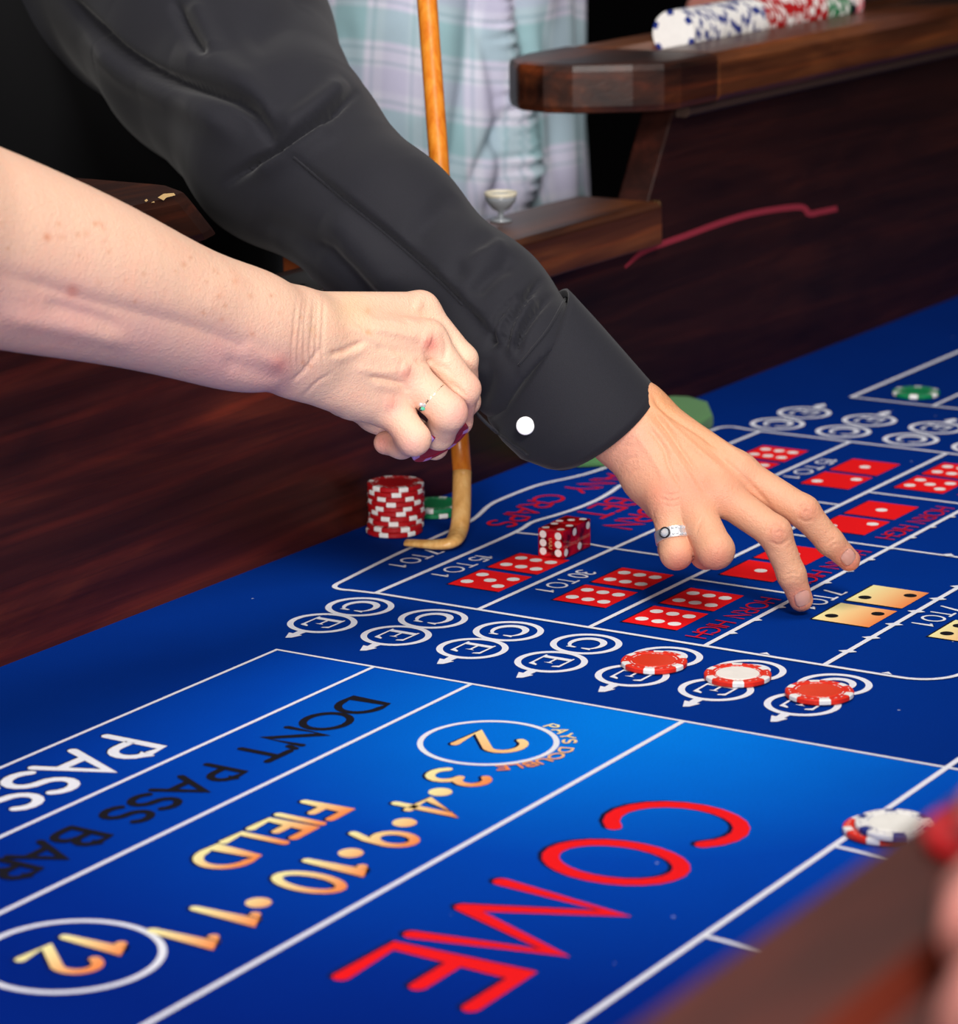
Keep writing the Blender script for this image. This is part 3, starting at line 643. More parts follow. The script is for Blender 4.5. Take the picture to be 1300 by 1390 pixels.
def chip(key, loc, label, rot=0.0, group=None, marks=True, R=None):
    mb, ms, mi, mm, n = CHIP[key]
    o = bpy.data.objects.new('poker_chip', mb); COL.objects.link(o)
    o.matrix_world = Matrix.Translation(loc) @ (R if R is not None else Matrix()) @ Matrix.Rotation(rot, 4, 'Z')
    tag(o, label, 'chip', group)
    for k in range(n):
        c = bpy.data.objects.new('edge_spot', ms); COL.objects.link(c); c.parent = o; c.rotation_euler.z = 2*math.pi*k/n
    c = bpy.data.objects.new('inlay', mi); COL.objects.link(c); c.parent = o
    if marks: c = bpy.data.objects.new('printed_marks', mm); COL.objects.link(c); c.parent = o; c['kind'] = 'stuff'
    return o
Z0 = 0.0007
# three bets on the rings
GR = 'chips placed on the small lettered rings'
p = atz(887.6, 900, 0.002); chip('red', (p[0], p[1], Z0), 'red chip with white edge spots on the lettered ring nearest the felt middle', 0.35, GR)
p = atz(1001, 917.5, 0.002); chip('redwhite', (p[0], p[1], Z0), 'red chip with a white centre lying on a lettered ring', 0.5, GR)
p = atz(1112, 941, 0.002); chip('red', (p[0], p[1], Z0), 'red chip on the last lettered ring, right of the white-centred chip', 0.62, GR)
# tall stack against the far wall
ST = 'red chips stacked against the left wall'
base = (1.7080, 1.1500); nm = ['bottom chip', 'second chip from the bottom', 'third chip from the bottom', 'fourth chip from the bottom', 'fifth chip from the bottom', 'fifth chip from the top', 'fourth chip from the top', 'third chip from the top', 'second chip from the top', 'top chip']
off = [(-0.0022, 0.0006), (-0.001, 0.0004), (0.0022, 0.002), (0.0026, 0.0012), (0.0030, 0.002), (0.0026, 0.0022), (0.0022, 0.0014), (0.0030, 0.0022), (0.0024, 0.002), (0.0030, 0.0024)]
for i in range(10):
    chip('deep', (base[0]+off[i][0], base[1]+off[i][1], Z0+i*(CT+0.0001)), 'red chip, %s of the tall stack by the dark wall' % nm[i], [0.2, 0.95, 0.5, 0.15, 0.75, 1.02, 0.4, 0.05, 0.62, 0.88][i], ST)
p = atz(590, 697, 0.0); chip('green', (p[0], p[1], Z0), 'lower green chip lying between the red stack and the wooden stick', 0.9, 'green chips beside the red stack')
chip('green', (p[0]+0.0012, p[1]-0.0006, Z0+CT+0.0001), 'upper green chip lying between the red stack and the wooden stick', 0.3, 'green chips beside the red stack')
p = atz(1243, 532, 0.003); chip('green', (p[0], p[1], Z0), 'green chip alone in the far right betting box', 0.32)
# pair by the near rail
p = atz(1197, 1124, 0.003); chip('red', (p[0], p[1], Z0), 'red chip under a white chip beside the blurred near rail', 0.2, None)
p2 = atz(1214, 1114, 0.008); chip('white', (p2[0], p2[1], Z0+CT+0.0001), 'white chip with navy edge spots lying on a red chip near the rail', 0.55, None)

# chips lying on edge in the groove of the far rail
def rail_chip_mesh(key, body, spot):
    bm = bmesh.new(); n = 36; mk = []
    for z in (0, CT-0.0001): mk.append([bm.verts.new((CR*math.cos(2*math.pi*i/n), CR*math.sin(2*math.pi*i/n), z)) for i in range(n)])
    inn = [[bm.verts.new(((CR-0.004)*math.cos(2*math.pi*i/n), (CR-0.004)*math.sin(2*math.pi*i/n), z)) for i in range(n)] for z in (0, CT-0.0001)]
    for i in range(n):
        j = (i+1) % n; sp_ = (i % 6) in (0, 1)
        for f in ((mk[0][i], mk[0][j], mk[1][j], mk[1][i]), (inn[0][i], inn[0][j], mk[0][j], mk[0][i]), (mk[1][i], mk[1][j], inn[1][j], inn[1][i])):
            bm.faces.new(f).material_index = 1 if sp_ else 0
    bm.faces.new(inn[0][::-1]).material_index = 0; bm.faces.new(inn[1])
    bmesh.ops.recalc_face_normals(bm, faces=bm.faces[:]); me = bpy.data.meshes.new('rail_chip_'+key); bm.to_mesh(me); bm.free(); me.materials.append(body); me.materials.append(spot); return me
RC = {k: rail_chip_mesh(k, a, b) for k, a, b in (('white', M_CWHITE, M_CBLUE), ('red', M_CREDD, M_CWHITE), ('green', M_CGREEN, M_CWHITE), ('black', M_CBLACK, M_CWHITE), ('pink', M_CPINK, M_CWHITE))}
xs0 = 2.262; cnt = 0
GZ = RZ1-0.013+CR+0.0004
for key, n, lab in (('white', 40, 'white chip with navy spots standing on edge in the far rail groove'), ('red', 36, 'red chip with white spots standing on edge in the far rail groove'), ('green', 14, 'green chip with white spots standing on edge in the far rail groove'), ('black', 4, 'dark chip standing on edge in the far rail groove after the green ones'), ('pink', 4, 'pink chip standing on edge at the right end of the rail row')):
    for i in range(n):
        o = bpy.data.objects.new('poker_chip', RC[key]); COL.objects.link(o)
        o.matrix_world = Matrix.Translation((xs0+cnt*CT*1.01, 1.237+rng.uniform(-.0003, .0003), GZ)) @ Matrix.Rotation(math.pi/2, 4, 'Y') @ Matrix.Rotation(rng.uniform(0, 6.28), 4, 'Z')
        tag(o, lab if cnt else 'white chip at the left end of the far rail row, its whole face showing', 'chip', key+' chips in the far rail'); cnt += 1

# ------------------------------------------------------------------ dice
M_DICE = mat('die_red', (232, 6, 24), 0.06, 0.5, Transmission_Weight=0.45, IOR=1.4); _t = NT(M_DICE); _t.l(_t.ramp(_t.noise(_t.coord('Object'), 95, 2, 0.5), [(0.38, s2l((120, 0, 14))), (0.5, s2l((222, 4, 22))), (0.65, s2l((255, 24, 40)))]), _t.b.inputs['Base Color'])
M_DPIP = mat('die_pip', (246, 240, 236), 0.4)
M_GILT = mat('gilt_print', (220, 170, 110), 0.4)
DS = 0.0192
def die(loc, rot, top, left, front, label):
    o = empty('die', loc, label, 'die', 'red dice on the felt'); o.rotation_euler.z = rot
    bm = bmesh.new(); box(bm, -DS/2, DS/2, -DS/2, DS/2, 0, DS, 0.0006)
    me = bpy.data.meshes.new('body'); bm.to_mesh(me); bm.free(); me.materials.append(M_DICE); b = bpy.data.objects.new('body', me); COL.objects.link(b); b.parent = o
    # frames: origin, right axis, up axis, normal
    H = DS/2
    faces = {'top': (top, Vector((0, 0, DS)), Vector((1, 0, 0)), Vector((0, 1, 0)), Vector((0, 0, 1))), 'left': (left, Vector((-H, 0, H)), Vector((0, -1, 0)), Vector((0, 0, 1)), Vector((-1, 0, 0))),
             'front': (front, Vector((0, -H, H)), Vector((1, 0, 0)), Vector((0, 0, 1)), Vector((0, -1, 0))), 'right': (7-left, Vector((H, 0, H)), Vector((0, 1, 0)), Vector((0, 0, 1)), Vector((1, 0, 0))), 'back': (7-front, Vector((0, H, H)), Vector((-1, 0, 0)), Vector((0, 0, 1)), Vector((0, 1, 0)))}
    for nm_, (n, c, u, v, w_) in faces.items():
        for a, b2 in PIPS[n]:
            a2 = a
            if nm_ == 'front': a2, b2 = -a, b2
            bm = bmesh.new(); q = c+u*a2*0.0058+v*b2*0.0058+w_*0.00006; r_ = 0.0026
            bm.faces.new([bm.verts.new(q+u*r_*math.cos(t)+v*r_*math.sin(t)) for t in np.linspace(0, 2*math.pi, 21)[:-1]])
            me = bpy.data.meshes.new('pip'); bm.to_mesh(me); bm.free(); me.materials.append(M_DPIP); p_ = bpy.data.objects.new('pip', me); COL.objects.link(p_); p_.parent = o
    return o
d1 = die((1.7085, 1.0212, Z0), math.radians(1.0), 4, 6, 2, 'red see-through die showing six white pips in two columns on its left side')
d2 = die((1.7280, 1.0222, Z0), math.radians(1.0), 3, 1, 2, 'red see-through die touching the other, farther from the wooden stick')
bm = bmesh.new()
for k in range(3):
    for st in ([(0.0010, 0.0009), (0.0, 0.0009), (-0.001, 0.0006), (-0.001, -0.0006), (0, -0.0009), (0.0010, -0.0009)],):
        for a, b in zip(st, st[1:]):
            aa = Vector((-DS/2-0.00007, -a[0], DS/2+0.0026-k*0.0026+a[1])); bb = Vector((-DS/2-0.00007, -b[0], DS/2+0.0026-k*0.0026+b[1])); d = (bb-aa).normalized(); nn = d.cross(Vector((1, 0, 0)))*0.00022
            bm.faces.new([bm.verts.new(x) for x in (aa+nn, bb+nn, bb-nn, aa-nn)])
me = bpy.data.meshes.new('gilt_mark'); bm.to_mesh(me); bm.free(); me.materials.append(M_GILT); o = bpy.data.objects.new('gilt_mark', me); COL.objects.link(o); o.parent = d1; o['kind'] = 'stuff'

# ------------------------------------------------------------------ the stick
def tube(bm, P, RA, n=14, sq=None, up=(0, 0, 1)):
    P = [Vector(p) for p in P]; rings = []; prev = None
    for i, p in enumerate(P):
        d = (P[min(i+1, len(P)-1)]-P[max(i-1, 0)]).normalized()
        a = (Vector(up)-d*d.dot(Vector(up))) if prev is None else prev-d*prev.dot(d)
        a.normalize(); b = d.cross(a); prev = a
        ra, rb = RA[i] if hasattr(RA[i], '__len__') else (RA[i], RA[i])
        rings.append([bm.verts.new(p+a*ra*math.cos(2*math.pi*k/n)+b*rb*math.sin(2*math.pi*k/n)) for k in range(n)])
    for A, B in zip(rings, rings[1:]):
        for k in range(n): bm.faces.new((A[k], A[(k+1) % n], B[(k+1) % n], B[k]))
    bm.faces.new(rings[0][::-1]); bm.faces.new(rings[-1])
pb = atz(622, 727, 0.006)
ptop = aty(575, -60, 1.225)
pm1 = pb+(ptop-pb)*0.08
bend = aty(627, 640, pb[1]+0.012)
stick = empty('dealer_stick', (float(pb[0]), float(pb[1]), 0.0), 'long orange rattan stick with a bent tip resting on the blue felt', 'stick')
tip = atz(551, 736.5, 0.0045); t1 = atz(590, 739, 0.0045); t2 = atz(613, 736, 0.0058); c1 = np.array(aty(622, 722, pb[1]+0.001)); c2 = np.array(aty(626, 695, pb[1]+0.005))
HK = curve([tip, t1, t2, c1, c2, bend], 6)
tt = np.linspace(0, 1, len(HK))
RAh = [(np.interp(t, [0, .2, .4, .6, .8, 1], [.0022, .0032, .0040, .0052, .0060, .0064]), np.interp(t, [0, .2, .4, .6, .8, 1], [.0050, .0056, .0062, .0066, .0066, .0064])) for t in tt]
bm = bmesh.new(); tube(bm, HK, RAh, 16); bmo('tip', bm, M_STICKE, stick, True)
SH = [bend+(ptop-bend)*t for t in np.linspace(0, 1, 14)]
bm = bmesh.new(); tube(bm, SH, [0.0064+0.0010*t for t in np.linspace(0, 1, 14)], 16); bmo('shaft', bm, M_STICK, stick, True)

# ------------------------------------------------------------------ green pad and cup
M_PAD = cloth('green_pad', (88, 138, 84), 0.9, 500); M_PADE = cloth('green_pad_edge', (30, 92, 40), 0.9, 500)
PZ = 0.012
pts = [(1.932, 1.1755), (1.926, 1.160), (1.930, 1.135), (1.952, 1.1085), (2.03, 1.098), (2.10, 1.112), (2.140, 1.138), (2.150, 1.160), (2.145, 1.1755)]
bm = bmesh.new(); prism(bm, [tuple(p) for p in pts], 'z', 0.0008, PZ, 0.003); o = bmo('green_pad', bm, M_PAD, None); tag(o, 'flat green felt pad lying by the wall behind the pointing hand', 'pad')
cu = atz(643, 296, 0.1745); cup = empty('small_glass', (float(cu[0]), 1.228, 0.1738), 'tiny pale stemmed glass standing on the low wooden ledge', 'glass')
M_CUP = mat('pale_glass', (166, 172, 178), 0.2, 0.5, Transmission_Weight=0.25); M_CREAM = mat('cream_rim', (214, 206, 184), 0.5)
Mx = Matrix.Translation((float(cu[0]), 1.228, 0.1738))
bm = bmesh.new(); lathe(bm, [(0, 0), (0.008, 0), (0.008, 0.001), (0.0022, 0.0025), (0.0020, 0.007), (0.007, 0.010), (0.0115, 0.016), (0.0120, 0.021), (0.0112, 0.021), (0.0105, 0.016), (0, 0.011)], 24, Mx); bmo('bowl', bm, M_CUP, cup, True)
bm = bmesh.new(); lathe(bm, [(0.0121, 0.0195), (0.0124, 0.0205), (0.0124, 0.0225), (0.0108, 0.0225), (0.0108, 0.0205)], 24, Mx); bmo('rim', bm, M_CREAM, cup, True)

# ------------------------------------------------------------------ people
def px(pts): return [at(*p) for p in pts]
def body_mesh(name, fn, pts, pad, h, strokes, base, spots, parent, mat_=None, floor=None):
    A = np.array(pts); lo = A.min(0)-pad; hi = A.max(0)+pad
    V, Fq, nr = sdf_mesh(fn, lo, hi, h)
    V = relief(V, nr, strokes)
    me = npmesh(name, V, Fq)
    if base is not None: tones(me, V, base, spots)
    return link(name, me, mat_ or M_SKIN, parent, True), V, nr
def nail(parent, V, nr, c, tipdir, ln, wd, m, name='nail', lift=0.0009):
    uv, d = proj(V); vd = CP-V; vd /= np.linalg.norm(vd, axis=1, keepdims=True); ok = np.sum(vd*nr, 1) > 0.1
    k = np.where(ok)[0]; i = k[np.argsort(np.linalg.norm(uv[k]-np.array(c), axis=1)+d[k]*0)[:30]]
    P = V[i].mean(0); N = nr[i].mean(0); N /= np.linalg.norm(N)
    t = np.array(at(c[0]+tipdir[0]*10, c[1]+tipdir[1]*10, d[i].mean()))-np.array(at(c[0], c[1], d[i].mean())); t -= N*(t@N); t /= np.linalg.norm(t); s = np.cross(N, t)
    bm = bmesh.new(); nu, nv = 12, 12; g = []
    for a in np.linspace(-1, 1, nu):
        row = []
        for b in np.linspace(-1, 1, nv):
            w_ = (1-abs(a)**4*0.35); x = b*w_; r = wd*0.62; th = x*wd/2/r
            y = a if a > 0 else a*(1-0.25*b*b)
            row.append(bm.verts.new(P+t*(y*ln/2)+s*(r*math.sin(th))-N*(r*(1-math.cos(th)))+N*(lift-0.0012*a*a*(1 if a > 0 else 0.75)+0.0002)))
        g.append(row)
    for i_ in range(nu-1):
        for j in range(nv-1): bm.faces.new((g[i_][j], g[i_][j+1], g[i_+1][j+1], g[i_+1][j]))
    bmesh.ops.solidify(bm, geom=bm.faces[:], thickness=0.0006)
    return bmo(name, bm, m, parent, True)

# ---- the man in the black shirt
man = empty('person', (1.95, 1.62, ROOM_FLOOR), 'person in a black long-sleeved shirt leaning in and pointing two fingers at the felt', 'person')
dI = [(1000, 640, 1.920), (1090, 694, 1.915), (1126, 735, 1.920), (1152, 760, 1.926)]
dM = [(974, 668, 1.910), (1051, 723, 1.900), (1074, 780, 1.904), (1087, 814, 1.909)]
dR = [(940, 688, 1.908), (971, 747, 1.884), (957, 752, 1.906), (940, 735, 1.920)]
dL = [(905, 676, 1.910), (918, 751, 1.898), (912, 746, 1.918), (905, 720, 1.928)]
dT = [(915, 600, 1.965), (955, 640, 1.965), (985, 665, 1.955), (1000, 690, 1.945)]
FD = [(px(dI), [.0112, .0100, .0084, .0071]), (px(dM), [.0116, .0102, .0086, .0074]), (px(dR), [.0122, .0112, .0090, .0076]), (px(dL), [.0112, .0098, .0082, .0070])]
TH = (px(dT), [.013, .012, .010, .008])
WA, WB, WC = px([(867, 557, 1.938), (850, 574, 1.930), (838, 592, 1.940)])
ARM = px([(842, 580, 1.942), (795, 535, 1.950), (690, 445, 1.985)])
def hand_man(P):
    pal = None
    for (f, r), W, rw in zip(FD, (WA, WA, WB, WC), (.0142, .0150, .0170, .0150)):
        c = cone(P, W, f[0], rw, r[0]*1.08); pal = c if pal is None else smin(pal, c, .010)
    hyp = px([(852, 600, 1.935), (880, 650, 1.928), (898, 682, 1.922)])
    pal = smin(pal, chain(P, hyp, [.0150, .0158, .0120]), .008)
    pal = smin(pal, chain(P, ARM, [.0225, .0240, .028], .01), .012)
    pal = smin(pal, chain(P, [WA]+[TH[0][0]], [.016, .016]), .01)
    f = None
    for p, r in FD+[TH]:
        c = chain(P, p, r, .0035); f = c if f is None else smin(f, c, .0009)
    return smin(pal, f, .0065)
G_ = -0.0009
st_man = [
 ([(884, 532), (897, 553), (921, 571), (951, 590), (978, 613)], 3.2, -.0016), ([(880, 545), (915, 582), (960, 622), (990, 645)], 4.5, .0014),
 ([(886, 560), (904, 580), (921, 606), (945, 640)], 3.0, -.0015), ([(872, 560), (900, 596), (930, 640), (950, 670)], 4.5, .0013),
 ([(880, 580), (901, 608), (908, 632), (925, 662)], 3.2, -.0012), ([(860, 585), (885, 620), (905, 655)], 5, .0008),
 ([(893, 520), (940, 566), (985, 603), (1015, 622)], 4, .0009), ([(960, 606), (1000, 640), (1028, 668), (1048, 692)], 3.5, -.0012),
 ([(1041, 726), (1046, 716), (1056, 712), (1066, 715)], 1.6, G_), ([(1044, 735), (1058, 740), (1071, 731)], 1.6, G_), ([(1050, 724), (1060, 721), (1065, 727)], 1.5, G_*.8),
 ([(1084, 694), (1090, 685), (1099, 690)], 1.6, G_), ([(1083, 701), (1091, 708), (1105, 706)], 1.6, G_), ([(1080, 690), (1084, 680), (1092, 677)], 1.6, G_*.8), ([(1090, 697), (1096, 693), (1100, 698)], 1.5, G_*.8),
 ([(1064, 783), (1074, 778), (1086, 780)], 1.4, G_*.7), ([(1063, 790), (1074, 785), (1087, 787)], 1.4, G_*.7), ([(1120, 741), (1126, 734), (1135, 731)], 1.4, G_*.7), ([(1124, 747), (1131, 740), (1140, 737)], 1.4, G_*.7),
 ([(898, 668), (910, 672), (924, 668)], 1.8, G_*.6), ([(896, 676), (910, 680), (926, 676)], 1.8, G_*.6), ([(897, 684), (911, 688), (926, 684)], 1.8, G_*.5),
 ([(822, 606), (845, 600), (872, 590)], 2.2, -.0006), ([(828, 616), (842, 606), (860, 604)], 2, -.0006), ([(836, 636), (850, 624), (866, 620)], 2.2, -.0005), ([(848, 650), (858, 640), (870, 636)], 2.2, -.0004),
 ([(955, 700), (948, 714), (944, 724)], 2.0, -.0006), ([(890, 690), (886, 700), (892, 712)], 2, -.0005)]
allp = [p for f, _ in FD+[TH] for p in f]+ARM+[WA, WB, WC]
body, Vb, Nb = body_mesh('body', hand_man, allp, .032, .0011, st_man, (226, 168, 134),
    [(845, 600, 45, (232, 160, 142), .6), (900, 670, 30, (224, 140, 116), .6), (950, 660, 30, (222, 138, 112), .55), (1000, 660, 30, (222, 146, 116), .4), (925, 770, 22, (206, 112, 96), .7), (975, 765, 24, (214, 128, 106), .7), (1056, 725, 16, (214, 130, 108), .6), (1095, 695, 14, (212, 128, 104), .55),
     (1087, 816, 22, (222, 128, 112), .8), (1152, 764, 22, (222, 128, 108), .8), (905, 545, 40, (214, 146, 96), .7), (960, 590, 40, (216, 150, 104), .5)], man)
nail(body, Vb, Nb, (1090.0, 812), (13, 36), .0104, .0118, M_NAIL); nail(body, Vb, Nb, (1151.5, 756), (26, 26), .0100, .0112, M_NAIL)
# his ring, a broad band with a round stone
def ring_on(name, c0, c1, t, r, w_, th, mats, parent):
    c0 = np.asarray(c0); c1 = np.asarray(c1); ax = (c1-c0)/np.linalg.norm(c1-c0); c = c0+(c1-c0)*t
    f = CP-c; f -= ax*(f@ax); f /= np.linalg.norm(f); s = np.cross(ax, f)
    bm = bmesh.new(); M = Matrix(((f[0], s[0], ax[0], c[0]), (f[1], s[1], ax[1], c[1]), (f[2], s[2], ax[2], c[2]), (0, 0, 0, 1)))
    lathe(bm, [(r, -w_/2), (r+th, -w_/2+.0002), (r+th, w_/2-.0002), (r, w_/2), (r, -w_/2)], 48, M)
    o = bmo(name, bm, mats, parent, False); return o, M
rg, M = ring_on('ring', FD[3][0][0], FD[3][0][1], .70, .0106, .0072, .0010, M_METAL, man)
R_ = .0116
bm = bmesh.new(); th = 0.42; lathe(bm, [(.0034, -.0005), (.0036, .0010), (.0030, .0012), (.0028, .0006)], 24, M @ Matrix.Rotation(th, 4, 'Z') @ Matrix.Translation((R_, 0, 0)) @ Matrix.Rotation(math.pi/2, 4, 'Y')); bmo('bezel', bm, M_DARKM, rg, True)
bm = bmesh.new(); lathe(bm, [(0, .0017), (.0016, .0016), (.0027, .0008), (.0026, .0002)], 12, M @ Matrix.Rotation(th, 4, 'Z') @ Matrix.Translation((R_, 0, 0)) @ Matrix.Rotation(math.pi/2, 4, 'Y')); bmo('stone', bm, M_GEM, rg)
for k in range(5):
    for j in (-1, 1):
        bm = bmesh.new(); lathe(bm, [(0, .0006), (.0007, .0004), (.0009, 0)], 8, M @ Matrix.Rotation(th-.45-k*.17, 4, 'Z') @ Matrix.Translation((R_, 0, j*.0020)) @ Matrix.Rotation(math.pi/2, 4, 'Y')); bmo('small_stone', bm, M_GEM, rg)
# shirt: sleeve and trunk in one piece
SL = [(712, 487, 1.957, 93), (650, 420, 1.985, 93), (520, 310, 2.03, 104), (385, 200, 2.10, 128), (292, 62, 2.22, 156), (160, -200, 2.42, 250)]
SLp = px([s[:3] for s in SL]); SLr = [s[3]*s[2]/F_PX for s in SL]
T0 = np.array(at(116, 60, 2.46)); T0[2] = 0
TP = [T0+np.array([0, 0.03, -0.02]), T0+np.array([0, 0.01, 0.18]), T0+np.array([0, -0.02, 0.48]), SLp[-1]+np.array([-.04, .05, .02])]
def shirt_fn(P):
    d = chain(P, SLp, SLr, .02)
    d = smin(d, chain(P, TP, [.15, .145, .17, .12], .03), .03)
    d = smin(d, cone(P, TP[2]+np.array([-.12, .03, .05]), TP[2]+np.array([.10, .0, .08]), .11, .11), .04)
    e = at(712, 487, 1.957); ax = np.array(at(808, 575, 1.94))-e; ax /= np.linalg.norm(ax)
    return np.maximum(d, (P-e.astype(np.float32))@ax.astype(np.float32)-.020)
st_sh = [
 ([(482, 126), (440, 160), (395, 193), (345, 222), (308, 248)], 5.5, -.0085), ([(470, 112), (425, 148), (380, 182)], 16, .0045), ([(455, 170), (410, 200), (340, 238)], 13, .0040),
 ([(374, 196), (345, 152), (300, 126), (230, 106), (160, 66), (90, -5)], 8, -.0080), ([(385, 175), (350, 130), (300, 96), (235, 70)], 22, .0050), ([(330, 190), (270, 150), (190, 110), (110, 50)], 20, .0045),
 ([(235, 0), (258, 45), (285, 82)], 7, -.0055), ([(262, 0), (280, 40), (300, 76)], 12, .0030), ([(330, 60), (380, 30), (420, -10)], 26, -.0030),
 ([(396, 214), (470, 274), (560, 348), (625, 412), (660, 450), (698, 498)], 46, -.0042, 'step'),
 ([(660, 470), (672, 440), (690, 414), (708, 398)], 4.5, -.0050), ([(684, 474), (692, 440), (712, 408), (735, 378)], 4.5, -.0055), ([(700, 482), (708, 452), (730, 420), (748, 400)], 4, -.0045), ([(672, 462), (684, 425), (705, 396)], 6, .0030), ([(694, 470), (704, 438), (726, 402)], 6, .0030),
 ([(640, 400), (670, 370), (700, 352)], 12, -.0035), ([(610, 380), (640, 340), (668, 318)], 14, -.0025), ([(555, 330), (585, 300), (618, 262)], 16, -.0022), ([(620, 360), (655, 340), (690, 330)], 10, .0020),
 ([(430, 300), (480, 330), (540, 400)], 26, .0035), ([(390, 330), (450, 350), (520, 420), (560, 440)], 12, -.0030), ([(340, 300), (400, 320), (470, 330)], 24, -.0025),
 ([(560, 430), (620, 470), (660, 520)], 18, .0040), ([(640, 560), (660, 520), (650, 480)], 12, -.003)]
st_sh = [(q[0], q[1], q[2]*1.6)+tuple(q[3:]) for q in st_sh]
shirt, Vs, Ns = body_mesh('shirt', shirt_fn, SLp+TP, .19, .0027, st_sh, None, None, man, M_SHIRT)
# cuff: an open shell with a buttoned overlap
def loft(rings, mats, name, parent, thick=0.0, smooth=True, closed=True):
    bm = bmesh.new(); R = [[bm.verts.new(p) for p in r] for r in rings]; n = len(R[0])
    for A, B in zip(R, R[1:]):
        for k in range(n if closed else n-1): bm.faces.new((A[k], A[(k+1) % n], B[(k+1) % n], B[k]))
    if thick:
        bmesh.ops.recalc_face_normals(bm, faces=bm.faces[:]); bmesh.ops.solidify(bm, geom=bm.faces[:], thickness=thick)
    return bmo(name, bm, mats, parent, smooth)
def cuff_ring(a, b, d, bul, n=56, lag=0.0):
    """a, b: photo pixels of the two silhouette points; bul: bulge along the arm of the side towards the camera"""
    A = np.array(at(a[0], a[1], d)); B = np.array(at(b[0], b[1], d)); c = (A+B)/2; u = (A-B)/2; ru = np.linalg.norm(u); u /= ru
    v = -(FW-u*(FW@u)); v /= np.linalg.norm(v); ax = np.cross(u, v)
    axs = ax if ax@(np.array(at(900, 660, d))-c) > 0 else -ax
    out = []
    for k in range(n):
        t = 2*math.pi*k/n; cu, sv = math.cos(t), math.sin(t)
        r = 1.0
        out.append(c+u*ru*cu*r+v*ru*0.80*sv+axs*bul*(sv))
    return out
CR_ = [cuff_ring((767, 394), (664, 560), 1.956, .010), cuff_ring((775, 402), (668, 572), 1.955, .010), cuff_ring((812, 442), (684, 596), 1.950, .010), cuff_ring((850, 485), (708, 619), 1.944, .011), cuff_ring((878, 517), (738, 630), 1.941, .012), cuff_ring((885.5, 526), (752, 632), 1.940, .012)]
cuff = loft(CR_, M_SHIRT, 'cuff', shirt, -.0016)
OV = [[(640, 556), (655, 540), (672, 522)], [(664, 579), (680, 562), (697, 545)], [(692, 603), (708, 590), (726, 575)], [(722, 623), (740, 612), (758, 598)], [(752, 634), (772, 622), (790, 606)], [(784, 628), (796, 616), (806, 604)]]
# raycast helper onto a mesh for the overlap and button
from mathutils.bvhtree import BVHTree
def bvh_of(objs):
    V = []; Fc = []
    for o in objs:
        b = len(V); V += [v.co.copy() for v in o.data.vertices]; Fc += [[i+b for i in p.vertices] for p in o.data.polygons]
    return BVHTree.FromPolygons(V, Fc)
BV = bvh_of([cuff, shirt])
def hit(x, y, dflt=1.92):
    r = Vector(ray(x, y)).normalized(); q = BV.ray_cast(Vector(CP), r)
    return (q[0], q[1] if q[1].dot(r) < 0 else -q[1]) if q[0] is not None else (Vector(at(x, y, dflt)), -r)
q, nrm = hit(713, 578)
Mb = Matrix.Translation(q-Vector(ray(713, 578)).normalized()*.002) @ (Vector(-np.array(ray(713, 578)))*0.9+Vector(nrm)*0.25).to_track_quat('Z', 'Y').to_matrix().to_4x4()
bm = bmesh.new(); lathe(bm, [(0, .0012), (.0035, .0012), (.0042, .0018), (.0054, .0016), (.0058, .0008), (.0058, -.002), (0, -.002)], 28, Mb); bmo('button', bm, M_BUTTON, cuff, True)
bm = bmesh.new()   # stitched edge of the overlap
E1 = [Vector(hit(x, y)[0])-Vector(ray(x, y)).normalized()*.0012 for x, y in curve([(642, 556), (666, 580), (694, 602), (716, 618)], 6)]
tube(bm, E1, [.0011]*len(E1), 8); bmo('overlap_edge', bm, M_SHIRT, cuff, True)
bm = bmesh.new(); E2 = [Vector(hit(x, y)[0])-Vector(ray(x, y)).normalized()*.0006 for x, y in curve([(704, 496), (722, 474), (745, 445), (768, 404)], 6)]
tube(bm, E2, [.0009]*len(E2), 8); bmo('seam', bm, M_SHIRT, shirt, True)
bm = bmesh.new(); E3 = [Vector(hit(x, y)[0])-Vector(ray(x, y)).normalized()*.0004 for x, y in curve([(398, 213), (432, 242), (470, 275), (516, 312), (560, 350), (596, 382), (628, 414)], 6)]
tube(bm, E3, [.0008]*len(E3), 8); bmo('sleeve_seam', bm, M_SHIRT, shirt, True)
# trousers
bm = bmesh.new()
for sx in (-.09, .09):
    tube(bm, [(T0[0]+sx, T0[1]+.06, ROOM_FLOOR+.02), (T0[0]+sx, T0[1]+.05, -.40), (T0[0]+sx*.9, T0[1]+.04, -.10)], [(.08, .07), (.095, .085), (.12, .11)], 20, up=(1, 0, 0))
bmo('trousers', bm, M_TROUSER_SHADE, man, True)
bm = bmesh.new(); tube(bm, [TP[0]+np.array([0, 0, -.13]), TP[0]+np.array([0, 0, -.02]), TP[1]+np.array([0, 0, .02]), TP[1]+np.array([0, -.01, .26])], [(.172, .165), (.175, .168), (.172, .165), (.175, .165)], 40, up=(1, 0, 0)); bmo('waist_shade', bm, M_TROUSER_SHADE, man, True)  # near-black shell painting the shade over the lower front of his shirt

